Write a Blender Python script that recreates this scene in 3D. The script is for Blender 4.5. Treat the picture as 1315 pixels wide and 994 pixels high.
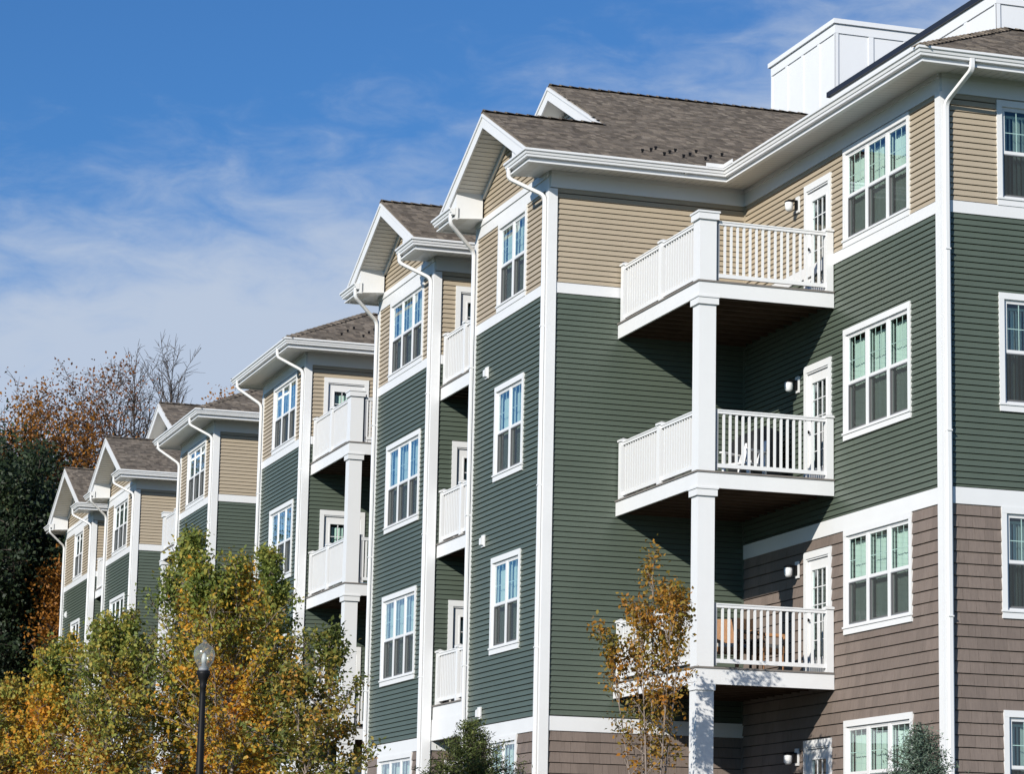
import bpy, math, random
import numpy as np
from mathutils import Vector, Matrix
R = math.radians
random.seed(7)
rng = np.random.default_rng(11)
scene = bpy.context.scene
for o in list(bpy.data.objects):
    bpy.data.objects.remove(o)
col = scene.collection

# ------------------------------------------------------------------ camera
cam_d = bpy.data.cameras.new('camera')
cam = bpy.data.objects.new('camera', cam_d)
col.objects.link(cam)
scene.camera = cam
c_r = Vector((0.95073228, -0.3093545, 0.020197))
c_u = Vector((-0.07568806, -0.16844577, 0.98280076))
c_f = Vector((0.30063174, 0.93590909, 0.18356127))
CAM = Vector((-18.927, -37.676, -3.836))
cam.matrix_world = Matrix(((c_r.x, c_u.x, -c_f.x, CAM.x), (c_r.y, c_u.y, -c_f.y, CAM.y),
                           (c_r.z, c_u.z, -c_f.z, CAM.z), (0, 0, 0, 1)))
cam_d.sensor_fit = 'HORIZONTAL'
cam_d.sensor_width = 36.0
cam_d.lens = 3612.9 / 1315 * 36.0
cam_d.clip_start = 0.5
cam_d.clip_end = 6000

# ------------------------------------------------------------------ sky and sun
SUN_EL, SUN_AZ = R(23.5), R(231.5)
world = bpy.data.worlds.new('World')
scene.world = world
world.use_nodes = True
nt = world.node_tree
bg = nt.nodes['Background']
sky = nt.nodes.new('ShaderNodeTexSky')
sky.sky_type = 'NISHITA'
sky.sun_disc = False
sky.sun_elevation = SUN_EL
sky.sun_rotation = SUN_AZ
sky.air_density = 1.0
sky.dust_density = 0.15
sky.ozone_density = 3.0
N_, L = nt.nodes.new, nt.links.new
tc = N_('ShaderNodeTexCoord')
deep = N_('ShaderNodeMixRGB')                  # deep autumn blue, as through a polarising filter
deep.blend_type = 'MULTIPLY'
deep.inputs[0].default_value = 1.0
deep.inputs[2].default_value = (0.40, 0.74, 1.10, 1)
L(sky.outputs[0], deep.inputs[1])
mp = N_('ShaderNodeMapping')
mp.inputs['Rotation'].default_value = (R(4), R(-14), R(20))
mp.inputs['Location'].default_value = (0.35, 0.1, 0.0)
mp.inputs['Scale'].default_value = (1.0, 1.0, 2.4)
L(tc.outputs['Generated'], mp.inputs['Vector'])
def wnoise(scale, detail, rough, dist):
    n = N_('ShaderNodeTexNoise')
    n.inputs['Scale'].default_value = scale
    n.inputs['Detail'].default_value = detail
    n.inputs['Roughness'].default_value = rough
    n.inputs['Distortion'].default_value = dist
    L(mp.outputs[0], n.inputs['Vector'])
    return n
def wmath(op, a, b, c=None):
    m = N_('ShaderNodeMath')
    m.operation = op
    for k, x in enumerate((a, b, c)):
        if x is None: continue
        if isinstance(x, (int, float)): m.inputs[k].default_value = x
        else: L(x, m.inputs[k])
    return m.outputs[0]
broad = wnoise(3.0, 4, 0.5, 0.3)
fine = wnoise(34.0, 7, 0.6, 0.4)
dot = N_('ShaderNodeVectorMath')               # height above the slanting edge of the cloud bank
dot.operation = 'DOT_PRODUCT'
dot.inputs[1].default_value = tuple(c_u * 0.957 - c_r * 0.29)
L(tc.outputs['Generated'], dot.inputs[0])
v = wmath('MULTIPLY_ADD', dot.outputs['Value'], -12.0, 1.40)
v = wmath('MULTIPLY_ADD', broad.outputs[0], 1.9, wmath('SUBTRACT', v, 0.93))
v = wmath('MULTIPLY_ADD', fine.outputs[0], 1.3, wmath('SUBTRACT', v, 0.65))
cr = N_('ShaderNodeMapRange')
cr.interpolation_type = 'SMOOTHSTEP'
cr.inputs['From Min'].default_value = -0.35
cr.inputs['From Max'].default_value = 1.05
cr.inputs['To Max'].default_value = 0.93
L(v, cr.inputs['Value'])
mix = N_('ShaderNodeMixRGB')
mix.inputs[2].default_value = (5.2, 6.0, 7.3, 1)
L(cr.outputs[0], mix.inputs[0])
L(deep.outputs[0], mix.inputs[1])
L(mix.outputs[0], bg.inputs['Color'])
bg.inputs['Strength'].default_value = 0.1

sun_d = bpy.data.lights.new('sun', 'SUN')
sun_d.energy = 5.0
sun_d.angle = R(0.5)
sun_d.color = (1.0, 0.95, 0.87)
sun = bpy.data.objects.new('sun', sun_d)
col.objects.link(sun)
to_sun = Vector((math.sin(SUN_AZ) * math.cos(SUN_EL), math.cos(SUN_AZ) * math.cos(SUN_EL), math.sin(SUN_EL)))
sun.rotation_euler = to_sun.to_track_quat('Z', 'Y').to_euler()
sun.location = (-40, -60, 40)
scene.view_settings.view_transform = 'Standard'
scene.view_settings.look = 'None'
scene.view_settings.exposure = 0.0
scene.view_settings.gamma = 1.0
scene.view_settings.use_curve_mapping = False
scene.cycles.max_bounces = 8
scene.cycles.diffuse_bounces = 1
scene.cycles.transparent_max_bounces = 16

# ------------------------------------------------------------------ materials
def new_mat(name):
    m = bpy.data.materials.new(name)
    m.use_nodes = True
    return m, m.node_tree, m.node_tree.nodes['Principled BSDF']

def plain(name, rgb, rough=0.5, var=0.06, scale=3.0, bump=0.0, bscale=40, spec=0.5, streak=(1, 1, 1), island=0.0):
    """base colour broken up by soft noise, a touch of bump"""
    m, t, b = new_mat(name)
    N, K = t.nodes.new, t.links.new
    co = N('ShaderNodeTexCoord')
    mpp = N('ShaderNodeMapping')
    mpp.inputs['Scale'].default_value = streak
    geo = N('ShaderNodeNewGeometry')
    K(geo.outputs['Position'], mpp.inputs['Vector'])
    no = N('ShaderNodeTexNoise')
    no.inputs['Scale'].default_value = scale
    no.inputs['Detail'].default_value = 6
    no.inputs['Roughness'].default_value = 0.62
    K(mpp.outputs[0], no.inputs['Vector'])
    mr = N('ShaderNodeMapRange')
    mr.inputs['From Min'].default_value = 0.25
    mr.inputs['From Max'].default_value = 0.75
    mr.inputs['To Min'].default_value = 1 - var
    mr.inputs['To Max'].default_value = 1 + var
    K(no.outputs[0], mr.inputs['Value'])
    hs = N('ShaderNodeHueSaturation')
    hs.inputs['Color'].default_value = (*rgb, 1)
    if island:
        mi = N('ShaderNodeMapRange')
        mi.inputs['To Min'].default_value = 1 - island
        mi.inputs['To Max'].default_value = 1 + island
        K(geo.outputs['Random Per Island'], mi.inputs['Value'])
        mu = N('ShaderNodeMath')
        mu.operation = 'MULTIPLY'
        K(mr.outputs[0], mu.inputs[0])
        K(mi.outputs[0], mu.inputs[1])
        K(mu.outputs[0], hs.inputs['Value'])
    else:
        K(mr.outputs[0], hs.inputs['Value'])
    K(hs.outputs[0], b.inputs['Base Color'])
    b.inputs['Roughness'].default_value = rough
    b.inputs['Specular IOR Level'].default_value = spec
    if bump:
        nb = N('ShaderNodeTexNoise')
        nb.inputs['Scale'].default_value = bscale
        nb.inputs['Detail'].default_value = 4
        K(mpp.outputs[0], nb.inputs['Vector'])
        bu = N('ShaderNodeBump')
        bu.inputs['Strength'].default_value = bump
        bu.inputs['Distance'].default_value = 0.01
        K(nb.outputs[0], bu.inputs['Height'])
        K(bu.outputs[0], b.inputs['Normal'])
    return m

M = {}
M['tan'] = plain('tan_siding', (0.435, 0.362, 0.262), 0.45, 0.05, 1.3, 0.15, 30)
M['green'] = plain('green_siding', (0.093, 0.117, 0.089), 0.42, 0.07, 1.3, 0.15, 30)
M['brown'] = plain('brown_shake', (0.205, 0.162, 0.136), 0.62, 0.13, 5.0, 0.5, 30, 0.3, (7, 7, 0.7), 0.09)
M['white'] = plain('white_trim', (0.80, 0.80, 0.79), 0.4, 0.025, 2.0, 0.05, 25)
M['white_b'] = plain('white_vinyl', (0.80, 0.80, 0.79), 0.33, 0.015, 2.0)
M['soffit'] = plain('white_soffit', (0.74, 0.73, 0.70), 0.5, 0.03, 2.0)
M['panel'] = plain('penthouse_panel', (0.80, 0.81, 0.82), 0.55, 0.03, 1.0)
M['dark'] = plain('black_metal', (0.008, 0.008, 0.009), 0.5, 0.1, spec=0.22)
M['coping'] = plain('dark_coping', (0.02, 0.022, 0.03), 0.45, 0.1)
M['grey'] = plain('grey_bracket', (0.30, 0.31, 0.33), 0.45, 0.05)
M['wood'] = plain('joist_wood', (0.085, 0.052, 0.032), 0.75, 0.3, 4.0, 0.2, 30, 0.3, (1, 6, 6))
M['deck'] = plain('deck_board', (0.20, 0.18, 0.16), 0.7, 0.15, 6.0)
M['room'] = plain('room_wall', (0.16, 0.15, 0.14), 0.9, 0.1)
M['blind'] = plain('blind_slat', (0.64, 0.66, 0.63), 0.6, 0.04, 4.0, island=0.06)
M['wrap'] = plain('wall_sheathing', (0.05, 0.05, 0.045), 0.9, 0.1)
M['mulch'] = plain('mulch', (0.06, 0.04, 0.03), 0.95, 0.3, 6, 0.6, 12)
M['concrete'] = plain('concrete', (0.36, 0.345, 0.32), 0.85, 0.1, 2, 0.2, 30)
M['asphalt'] = plain('asphalt', (0.06, 0.06, 0.062), 0.9, 0.2, 3, 0.4, 60)
M['grass'] = plain('grass', (0.060, 0.085, 0.028), 0.9, 0.35, 1.2, 0.6, 8)
M['wicker'] = plain('wicker', (0.33, 0.16, 0.065), 0.6, 0.3, 30, 0.6, 60)
M['cushion'] = plain('cushion', (0.5, 0.46, 0.4), 0.8, 0.1)
M['cover'] = plain('grill_cover', (0.02, 0.021, 0.024), 0.55, 0.2, 6, 0.3, 12)
M['rug'] = plain('blue_rug', (0.03, 0.19, 0.36), 0.9, 0.4, 20)
M['bark'] = plain('bark', (0.14, 0.11, 0.09), 0.9, 0.3, 9, 0.6, 20)
M['bark_pale'] = plain('pale_bark', (0.25, 0.20, 0.165), 0.85, 0.3, 9, 0.5, 25)
M['bark_dark'] = plain('dark_bark', (0.075, 0.058, 0.048), 0.9, 0.3, 9, 0.4, 20)

def shingle_mat():
    m, t, b = new_mat('roof_shingle')
    N, K = t.nodes.new, t.links.new
    geo = N('ShaderNodeNewGeometry')
    ra = N('ShaderNodeValToRGB')
    e = ra.color_ramp.elements
    e[0].position = 0.0
    e[0].color = (0.092, 0.076, 0.060, 1)
    e[1].position = 1.0
    e[1].color = (0.255, 0.215, 0.170, 1)
    for p, c in ((0.3, (0.132, 0.110, 0.088, 1)), (0.62, (0.168, 0.141, 0.112, 1)), (0.85, (0.205, 0.168, 0.130, 1))):
        x = e.new(p)
        x.color = c
    K(geo.outputs['Random Per Island'], ra.inputs[0])
    no = N('ShaderNodeTexNoise')
    no.inputs['Scale'].default_value = 45
    no.inputs['Detail'].default_value = 5
    K(geo.outputs['Position'], no.inputs['Vector'])
    mx = N('ShaderNodeMixRGB')
    mx.blend_type = 'OVERLAY'
    mx.inputs[0].default_value = 0.55
    K(ra.outputs[0], mx.inputs[1])
    K(no.outputs[0], mx.inputs[2])
    K(mx.outputs[0], b.inputs['Base Color'])
    b.inputs['Roughness'].default_value = 0.92
    b.inputs['Specular IOR Level'].default_value = 0.2
    bu = N('ShaderNodeBump')
    bu.inputs['Strength'].default_value = 0.4
    bu.inputs['Distance'].default_value = 0.01
    K(no.outputs[0], bu.inputs['Height'])
    K(bu.outputs[0], b.inputs['Normal'])
    return m
M['shingle'] = shingle_mat()

def glass_mat(name, tint, refl=1.0, rough=0.01):
    m, t, b = new_mat(name)
    t.nodes.remove(b)
    N, K = t.nodes.new, t.links.new
    out = t.nodes['Material Output']
    tr = N('ShaderNodeBsdfTransparent')
    tr.inputs[0].default_value = (*tint, 1)
    gl = N('ShaderNodeBsdfGlossy')
    gl.inputs['Roughness'].default_value = rough
    gl.inputs['Color'].default_value = (0.9, 0.96, 1, 1)
    fr = N('ShaderNodeLayerWeight')           # Schlick reflection, the same from both sides of the pane
    pw = N('ShaderNodeMath')
    pw.operation = 'POWER'
    pw.inputs[1].default_value = 4.0
    K(fr.outputs['Facing'], pw.inputs[0])
    mu = N('ShaderNodeMath')
    mu.operation = 'MULTIPLY_ADD'
    mu.use_clamp = True
    mu.inputs[1].default_value = 0.93 * refl
    mu.inputs[2].default_value = 0.055 * refl
    mxs = N('ShaderNodeMixShader')
    nz = N('ShaderNodeTexNoise')
    nz.inputs['Scale'].default_value = 1.1
    geo = N('ShaderNodeNewGeometry')
    bu = N('ShaderNodeBump')
    bu.inputs['Strength'].default_value = 0.12
    bu.inputs['Distance'].default_value = 0.02
    K(geo.outputs['Position'], nz.inputs['Vector'])
    K(nz.outputs[0], bu.inputs['Height'])
    K(bu.outputs[0], gl.inputs['Normal'])
    K(pw.outputs[0], mu.inputs[0])
    K(mu.outputs[0], mxs.inputs[0])
    K(tr.outputs[0], mxs.inputs[1])
    K(gl.outputs[0], mxs.inputs[2])
    K(mxs.outputs[0], out.inputs['Surface'])
    return m
M['glass'] = glass_mat('window_glass', (0.80, 0.955, 0.90), 1.75)
M['globe'] = glass_mat('lamp_globe', (0.86, 0.88, 0.86), 1.2, 0.12)
_t = M['globe'].node_tree
_o = _t.nodes['Material Output']
_df = _t.nodes.new('ShaderNodeBsdfTranslucent')
_df.inputs[0].default_value = (0.75, 0.76, 0.72, 1)
_d2 = _t.nodes.new('ShaderNodeBsdfDiffuse')
_d2.inputs[0].default_value = (0.75, 0.76, 0.72, 1)
_m0, _m1 = _t.nodes.new('ShaderNodeMixShader'), _t.nodes.new('ShaderNodeMixShader')
_m1.inputs[0].default_value = 0.17
_t.links.new(_d2.outputs[0], _m0.inputs[1])
_t.links.new(_df.outputs[0], _m0.inputs[2])
_t.links.new(_o.inputs['Surface'].links[0].from_socket, _m1.inputs[1])
_t.links.new(_m0.outputs[0], _m1.inputs[2])
_t.links.new(_m1.outputs[0], _o.inputs['Surface'])

def screen_mat():
    m, t, b = new_mat('insect_screen')
    t.nodes.remove(b)
    N, K = t.nodes.new, t.links.new
    tr = N('ShaderNodeBsdfTransparent')
    df = N('ShaderNodeBsdfDiffuse')
    df.inputs[0].default_value = (0.055, 0.058, 0.056, 1)
    mxs = N('ShaderNodeMixShader')
    mxs.inputs[0].default_value = 0.62
    K(tr.outputs[0], mxs.inputs[1])
    K(df.outputs[0], mxs.inputs[2])
    K(mxs.outputs[0], t.nodes['Material Output'].inputs['Surface'])
    return m
M['screen'] = screen_mat()

def leaf_mat(name, stops, cluster=0.9, cscale=0.9, trans=0.35, zg=None):
    """leaf colour: per-leaf random plus soft clusters, with light through the blade"""
    m, t, b = new_mat(name)
    t.nodes.remove(b)
    N, K = t.nodes.new, t.links.new
    geo = N('ShaderNodeNewGeometry')
    no = N('ShaderNodeTexNoise')
    no.inputs['Scale'].default_value = cscale
    no.inputs['Detail'].default_value = 3
    K(geo.outputs['Position'], no.inputs['Vector'])
    m1 = N('ShaderNodeMapRange')
    m1.inputs['From Min'].default_value = 0.32
    m1.inputs['From Max'].default_value = 0.68
    K(no.outputs[0], m1.inputs['Value'])
    mx = N('ShaderNodeMath')
    mx.operation = 'MULTIPLY_ADD'
    mx.inputs[1].default_value = 1 - cluster * 0.6
    m2 = N('ShaderNodeMath')
    m2.operation = 'MULTIPLY'
    m2.inputs[1].default_value = cluster * 0.6
    K(m1.outputs[0], m2.inputs[0])
    K(geo.outputs['Random Per Island'], mx.inputs[0])
    K(m2.outputs[0], mx.inputs[2])
    last = mx.outputs[0]
    if zg:                                    # lower leaves have turned first
        sp_ = N('ShaderNodeSeparateXYZ')
        K(geo.outputs['Position'], sp_.inputs[0])
        mz = N('ShaderNodeMapRange')
        mz.inputs['From Min'].default_value, mz.inputs['From Max'].default_value = zg[0], zg[1]
        mz.inputs['To Min'].default_value, mz.inputs['To Max'].default_value = -0.10, 0.34
        K(sp_.outputs['Z'], mz.inputs['Value'])
        ad = N('ShaderNodeMath')
        K(last, ad.inputs[0])
        K(mz.outputs[0], ad.inputs[1])
        last = ad.outputs[0]
    ra = N('ShaderNodeValToRGB')
    e = ra.color_ramp.elements
    e[0].position, e[0].color = stops[0][0], (*stops[0][1], 1)
    e[1].position, e[1].color = stops[-1][0], (*stops[-1][1], 1)
    for p, c in stops[1:-1]:
        x = e.new(p)
        x.color = (*c, 1)
    K(last, ra.inputs[0])
    df = N('ShaderNodeBsdfPrincipled')
    df.inputs['Roughness'].default_value = 0.55
    df.inputs['Specular IOR Level'].default_value = 0.35
    tl = N('ShaderNodeBsdfTranslucent')
    K(ra.outputs[0], df.inputs['Base Color'])
    K(ra.outputs[0], tl.inputs[0])
    mxs = N('ShaderNodeMixShader')
    mxs.inputs[0].default_value = trans
    K(df.outputs[0], mxs.inputs[1])
    K(tl.outputs[0], mxs.inputs[2])
    K(mxs.outputs[0], t.nodes['Material Output'].inputs['Surface'])
    return m
M['leaf_birch'] = leaf_mat('birch_leaf', [(0.0, (0.09, 0.13, 0.02)), (0.35, (0.23, 0.275, 0.055)), (0.52, (0.44, 0.36, 0.06)),
                                          (0.7, (0.66, 0.36, 0.035)), (1.0, (0.64, 0.24, 0.025))], 0.9, 1.5, 0.36, (1.0, -2.6))
M['leaf_birch2'] = leaf_mat('birch_leaf_green', [(0.0, (0.09, 0.13, 0.02)), (0.42, (0.245, 0.29, 0.065)), (0.66, (0.45, 0.38, 0.075)),
                                                (0.84, (0.46, 0.28, 0.04)), (1.0, (0.5, 0.19, 0.025))], 0.9, 1.5, 0.36, (1.0, -2.6))
M['leaf_bush'] = leaf_mat('birch_leaf_dark', [(0.0, (0.06, 0.085, 0.02)), (0.45, (0.17, 0.20, 0.045)), (0.75, (0.40, 0.30, 0.06)), (1.0, (0.58, 0.24, 0.03))], 0.8, 1.3, 0.35, (0.4, -3.0))
M['leaf_rust'] = leaf_mat('rust_leaf', [(0.0, (0.10, 0.115, 0.025)), (0.30, (0.27, 0.21, 0.035)), (0.6, (0.42, 0.21, 0.03)), (1.0, (0.48, 0.18, 0.028))], 0.8, 1.6)
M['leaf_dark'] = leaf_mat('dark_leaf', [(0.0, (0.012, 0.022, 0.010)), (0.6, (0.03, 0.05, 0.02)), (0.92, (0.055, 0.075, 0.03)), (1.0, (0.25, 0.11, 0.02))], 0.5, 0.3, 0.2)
M['leaf_orange'] = leaf_mat('orange_leaf', [(0.0, (0.10, 0.05, 0.015)), (0.4, (0.30, 0.12, 0.02)), (1.0, (0.46, 0.20, 0.03))], 0.8, 0.25)
M['leaf_copper'] = leaf_mat('copper_leaf', [(0.0, (0.11, 0.04, 0.02)), (0.5, (0.24, 0.095, 0.035)), (1.0, (0.36, 0.15, 0.04))], 0.7, 0.25)
M['needle_green'] = leaf_mat('yew_needle', [(0.0, (0.05, 0.075, 0.025)), (0.6, (0.115, 0.145, 0.04)), (0.9, (0.17, 0.18, 0.05)), (1.0, (0.26, 0.13, 0.04))], 0.6, 2.5, 0.15)
M['needle_blue'] = leaf_mat('spruce_needle', [(0.0, (0.05, 0.085, 0.05)), (0.6, (0.125, 0.18, 0.125)), (0.92, (0.22, 0.27, 0.21)), (1.0, (0.26, 0.19, 0.10))], 0.6, 2.5, 0.1)

# ------------------------------------------------------------------ mesh helpers
class MB:
    def __init__(s):
        s.v = []
        s.f = []
    def box(s, x0, x1, y0, y1, z0, z1):
        n = len(s.v)
        s.v += [(x0, y0, z0), (x1, y0, z0), (x1, y1, z0), (x0, y1, z0), (x0, y0, z1), (x1, y0, z1), (x1, y1, z1), (x0, y1, z1)]
        s.f += [(n, n + 3, n + 2, n + 1), (n + 4, n + 5, n + 6, n + 7), (n, n + 1, n + 5, n + 4), (n + 1, n + 2, n + 6, n + 5),
                (n + 2, n + 3, n + 7, n + 6), (n + 3, n, n + 4, n + 7)]
        return s
    def wbox(s, u0, u1, z0, z1, d0, d1):           # wall frame: u right, d out of the wall
        return s.box(u0, u1, -d1, -d0, z0, z1)
    def poly(s, pts):
        n = len(s.v)
        s.v += [tuple(p) for p in pts]
        s.f.append(tuple(range(n, n + len(pts))))
        return s
    def prism(s, pts, vec):
        n = len(s.v)
        k = len(pts)
        vec = Vector(vec)
        s.v += [tuple(p) for p in pts] + [tuple(Vector(p) + vec) for p in pts]
        s.f.append(tuple(range(n, n + k)))
        s.f.append(tuple(range(n + 2 * k - 1, n + k - 1, -1)))
        for i in range(k):
            j = (i + 1) % k
            s.f.append((n + i, n + k + i, n + k + j, n + j))
        return s
    def tube(s, pts, radii, sides=6):
        n0 = len(s.v)
        pts = [Vector(p) for p in pts]
        for i, p in enumerate(pts):
            t = (pts[min(i + 1, len(pts) - 1)] - pts[max(i - 1, 0)]).normalized()
            a = t.cross(Vector((0.3, 0.2, 1) if abs(t.z) < 0.9 else (1, 0, 0.1))).normalized()
            b = t.cross(a)
            for k in range(sides):
                w = 2 * math.pi * k / sides
                s.v.append(tuple(p + (a * math.cos(w) + b * math.sin(w)) * radii[i]))
        for i in range(len(pts) - 1):
            for k in range(sides):
                q = (k + 1) % sides
                s.f.append((n0 + i * sides + k, n0 + i * sides + q, n0 + (i + 1) * sides + q, n0 + (i + 1) * sides + k))
        s.f.append(tuple(n0 + k for k in range(sides)))
        s.f.append(tuple(n0 + (len(pts) - 1) * sides + k for k in reversed(range(sides))))
        return s
    def lathe(s, prof, sides=20, c=(0, 0)):
        n0 = len(s.v)
        for r, z in prof:
            for k in range(sides):
                w = 2 * math.pi * k / sides
                s.v.append((c[0] + r * math.cos(w), c[1] + r * math.sin(w), z))
        for i in range(len(prof) - 1):
            for k in range(sides):
                q = (k + 1) % sides
                s.f.append((n0 + i * sides + k, n0 + i * sides + q, n0 + (i + 1) * sides + q, n0 + (i + 1) * sides + k))
        return s
    def sweep(s, prof, path, close=True):
        """prof: (out, z) points; path: plan points, 'out' is to the left of travel; mitred"""
        P = [Vector((p[0], p[1])) for p in path]
        n0 = len(s.v)
        k = len(prof)
        for i, p in enumerate(P):
            d0 = (P[i] - P[i - 1]).normalized() if i else None
            d1 = (P[i + 1] - P[i]).normalized() if i < len(P) - 1 else None
            if d0 is None: d0 = d1
            if d1 is None: d1 = d0
            a = Vector((-d0.y, d0.x))
            b = Vector((-d1.y, d1.x))
            m = (a + b) / (1 + a.dot(b))
            for o, z in prof:
                s.v.append((p.x + m.x * o, p.y + m.y * o, z))
        for i in range(len(P) - 1):
            for j in range(k if close else k - 1):
                q = (j + 1) % k
                s.f.append((n0 + i * k + j, n0 + i * k + q, n0 + (i + 1) * k + q, n0 + (i + 1) * k + j))
        if close:
            s.f.append(tuple(n0 + j for j in reversed(range(k))))
            s.f.append(tuple(n0 + (len(P) - 1) * k + j for j in range(k)))
        return s
    def mesh(s, name, mat=None, smooth=False):
        me = bpy.data.meshes.new(name)
        me.from_pydata(s.v, [], s.f)
        me.validate()
        if mat is not None:
            me.materials.append(M[mat] if isinstance(mat, str) else mat)
        if smooth:
            me.polygons.foreach_set('use_smooth', [True] * len(me.polygons))
        me.update()
        return me

def put(name, me, parent=None, loc=(0, 0, 0), rz=0.0):
    o = bpy.data.objects.new(name, me)
    col.objects.link(o)
    o.parent = parent
    o.location = loc
    o.rotation_euler = (0, 0, rz)
    return o
def ob(name, mb, mat, parent=None, loc=(0, 0, 0), rz=0.0, smooth=False):
    return put(name, mb.mesh(name, mat, smooth), parent, loc, rz)
def tag(o, label=None, cat=None, group=None, kind=None):
    if label: o['label'] = label
    if cat: o['category'] = cat
    if group: o['group'] = group
    if kind: o['kind'] = kind
    return o

# ------------------------------------------------------------------ ground
def gz(x, y):
    d = max(0.0, -7.5 - x, -4.0 - y)          # distance out from the building beds
    t = min(1.0, d / 26.0)
    return -3.15 - 2.25 * t * t * (3 - 2 * t)
def terrain():
    xs = sorted(set([-3000, -1200, -500, -200, -120, -80] + list(range(-60, 41, 4)) + [60, 120, 300, 900, 3000]))
    ys = sorted(set([-3000, -1200, -500, -200, -120] + list(range(-80, 101, 4)) + [140, 220, 500, 1200, 3000]))
    mb = MB()
    for y in ys:
        for x in xs:
            mb.v.append((x, y, gz(x, y)))
    w = len(xs)
    for j in range(len(ys) - 1):
        for i in range(w - 1):
            mb.f.append((j * w + i, j * w + i + 1, (j + 1) * w + i + 1, (j + 1) * w + i))
    return mb
tag(ob('ground', terrain(), 'grass', smooth=True), kind='structure')
def ribbon(name, pts, wdt, mat, dz, nsub=40):
    mb = MB()
    P = []
    for i in range(len(pts) - 1):
        a, b = Vector(pts[i]), Vector(pts[i + 1])
        for k in range(nsub):
            P.append(a.lerp(b, k / nsub))
    P.append(Vector(pts[-1]))
    for i, p in enumerate(P):
        t = (P[min(i + 1, len(P) - 1)] - P[max(i - 1, 0)]).normalized()
        nrm = Vector((-t.y, t.x))
        for k in (-1, -0.33, 0.33, 1):
            q = p + nrm * wdt / 2 * k
            mb.v.append((q.x, q.y, max(gz(q.x, q.y), gz(p.x, p.y)) + dz))
    for i in range(len(P) - 1):
        for k in range(3):
            mb.f.append((i * 4 + k, i * 4 + k + 1, i * 4 + k + 5, i * 4 + k + 4))
    return tag(ob(name, mb, mat), kind='structure')
ribbon('road', [(-24, -120), (-24, 140)], 9.0, 'asphalt', 0.03)
ribbon('pavement', [(-13, -120), (-13, 140)], 2.0, 'concrete', 0.05)
mbed = MB().box(-7.0, -3.9, 7.0, 61.5, -3.12, -3.09)
mbed2 = MB().box(-4.4, -0.25, -3.5, 6.8, -3.12, -3.09)
tag(ob('planting_bed', mbed, 'mulch'), kind='structure')
tag(ob('planting_bed', mbed2, 'mulch'), kind='structure')

# ------------------------------------------------------------------ building levels (metres, from the photograph)
FZT, FZB = 9.0, 8.70
B1T, B1B = 6.996, 6.811
LB0T, LB0B = 2.568, 2.317
LB1T, LB1B = -0.55, -0.795
BASE = -3.15
FLOORS = [-3.05, 0.06, 3.21, 6.35]
PITCH, SHAKE = 0.0955, 0.182
XB = -3.70
BAYS = {1: (7.757, 12.072), 2: (14.846, 19.037), 3: (25.474, 29.912), 4: (35.667, 40.206), 5: (47.152, 52.075), 6: (54.879, 60.501)}
OV = 0.52

bldg = bpy.data.objects.new('apartment_building', None)
col.objects.link(bldg)
tag(bldg, 'long four-storey apartment building with tan, green and brown siding and white trim', 'building')

class Frame:
    def __init__(s, kind, c):
        s.kind, s.c = kind, c
        s.loc = (c, 0, 0) if kind in 'LB' else (0, c, 0)
        s.rz = {'L': -math.pi / 2, 'R': 0.0, 'F': math.pi}[kind]
# 'L' faces -X with u = -Y, 'R' faces -Y with u = X, 'F' faces +Y with u = -X

def cut(u0, u1, ops):
    seg = [(u0, u1)]
    for a, b in ops:
        n = []
        for s0, s1 in seg:
            if b <= s0 or a >= s1:
                n.append((s0, s1))
            else:
                if a > s0 + 1e-4: n.append((s0, a))
                if b < s1 - 1e-4: n.append((b, s1))
        seg = n
    return seg

def board_mb(segs, h, lip, gap):
    """one course of lap siding; segs = (u0 bottom, u1 bottom, u0 top, u1 top)"""
    mb = MB()
    for a, b, a2, b2 in segs:
        n = len(mb.v)
        mb.v += [(a, 0.012, gap), (b, 0.012, gap), (b, -lip, gap), (a, -lip, gap), (a2, 0.012, h), (b2, 0.012, h), (b2, -0.002, h), (a2, -0.002, h)]
        mb.f += [(n, n + 3, n + 2, n + 1), (n + 3, n + 7, n + 6, n + 2), (n, n + 4, n + 7, n + 3), (n + 1, n + 2, n + 6, n + 5), (n + 4, n + 5, n + 6, n + 7)]
    return mb

def shake_mb(segs, h, lip, gap, seed):
    rr = random.Random(seed)
    mb = MB()
    for a, b, _, _ in segs:
        u = a
        while u < b - 1e-3:
            w = min(rr.uniform(0.09, 0.30), b - u)
            if b - u - w < 0.05: w = b - u
            l = lip + rr.uniform(-0.003, 0.003)
            n = len(mb.v)
            e = u + w - 0.0035
            g = gap + rr.uniform(0, 0.003)
            mb.v += [(u, 0.012, g), (e, 0.012, g), (e, -l, g), (u, -l, g), (u, 0.012, h), (e, 0.012, h), (e, -0.003, h), (u, -0.003, h)]
            mb.f += [(n, n + 3, n + 2, n + 1), (n + 3, n + 7, n + 6, n + 2), (n, n + 4, n + 7, n + 3), (n + 1, n + 2, n + 6, n + 5)]
            u += w
    return mb

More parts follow.
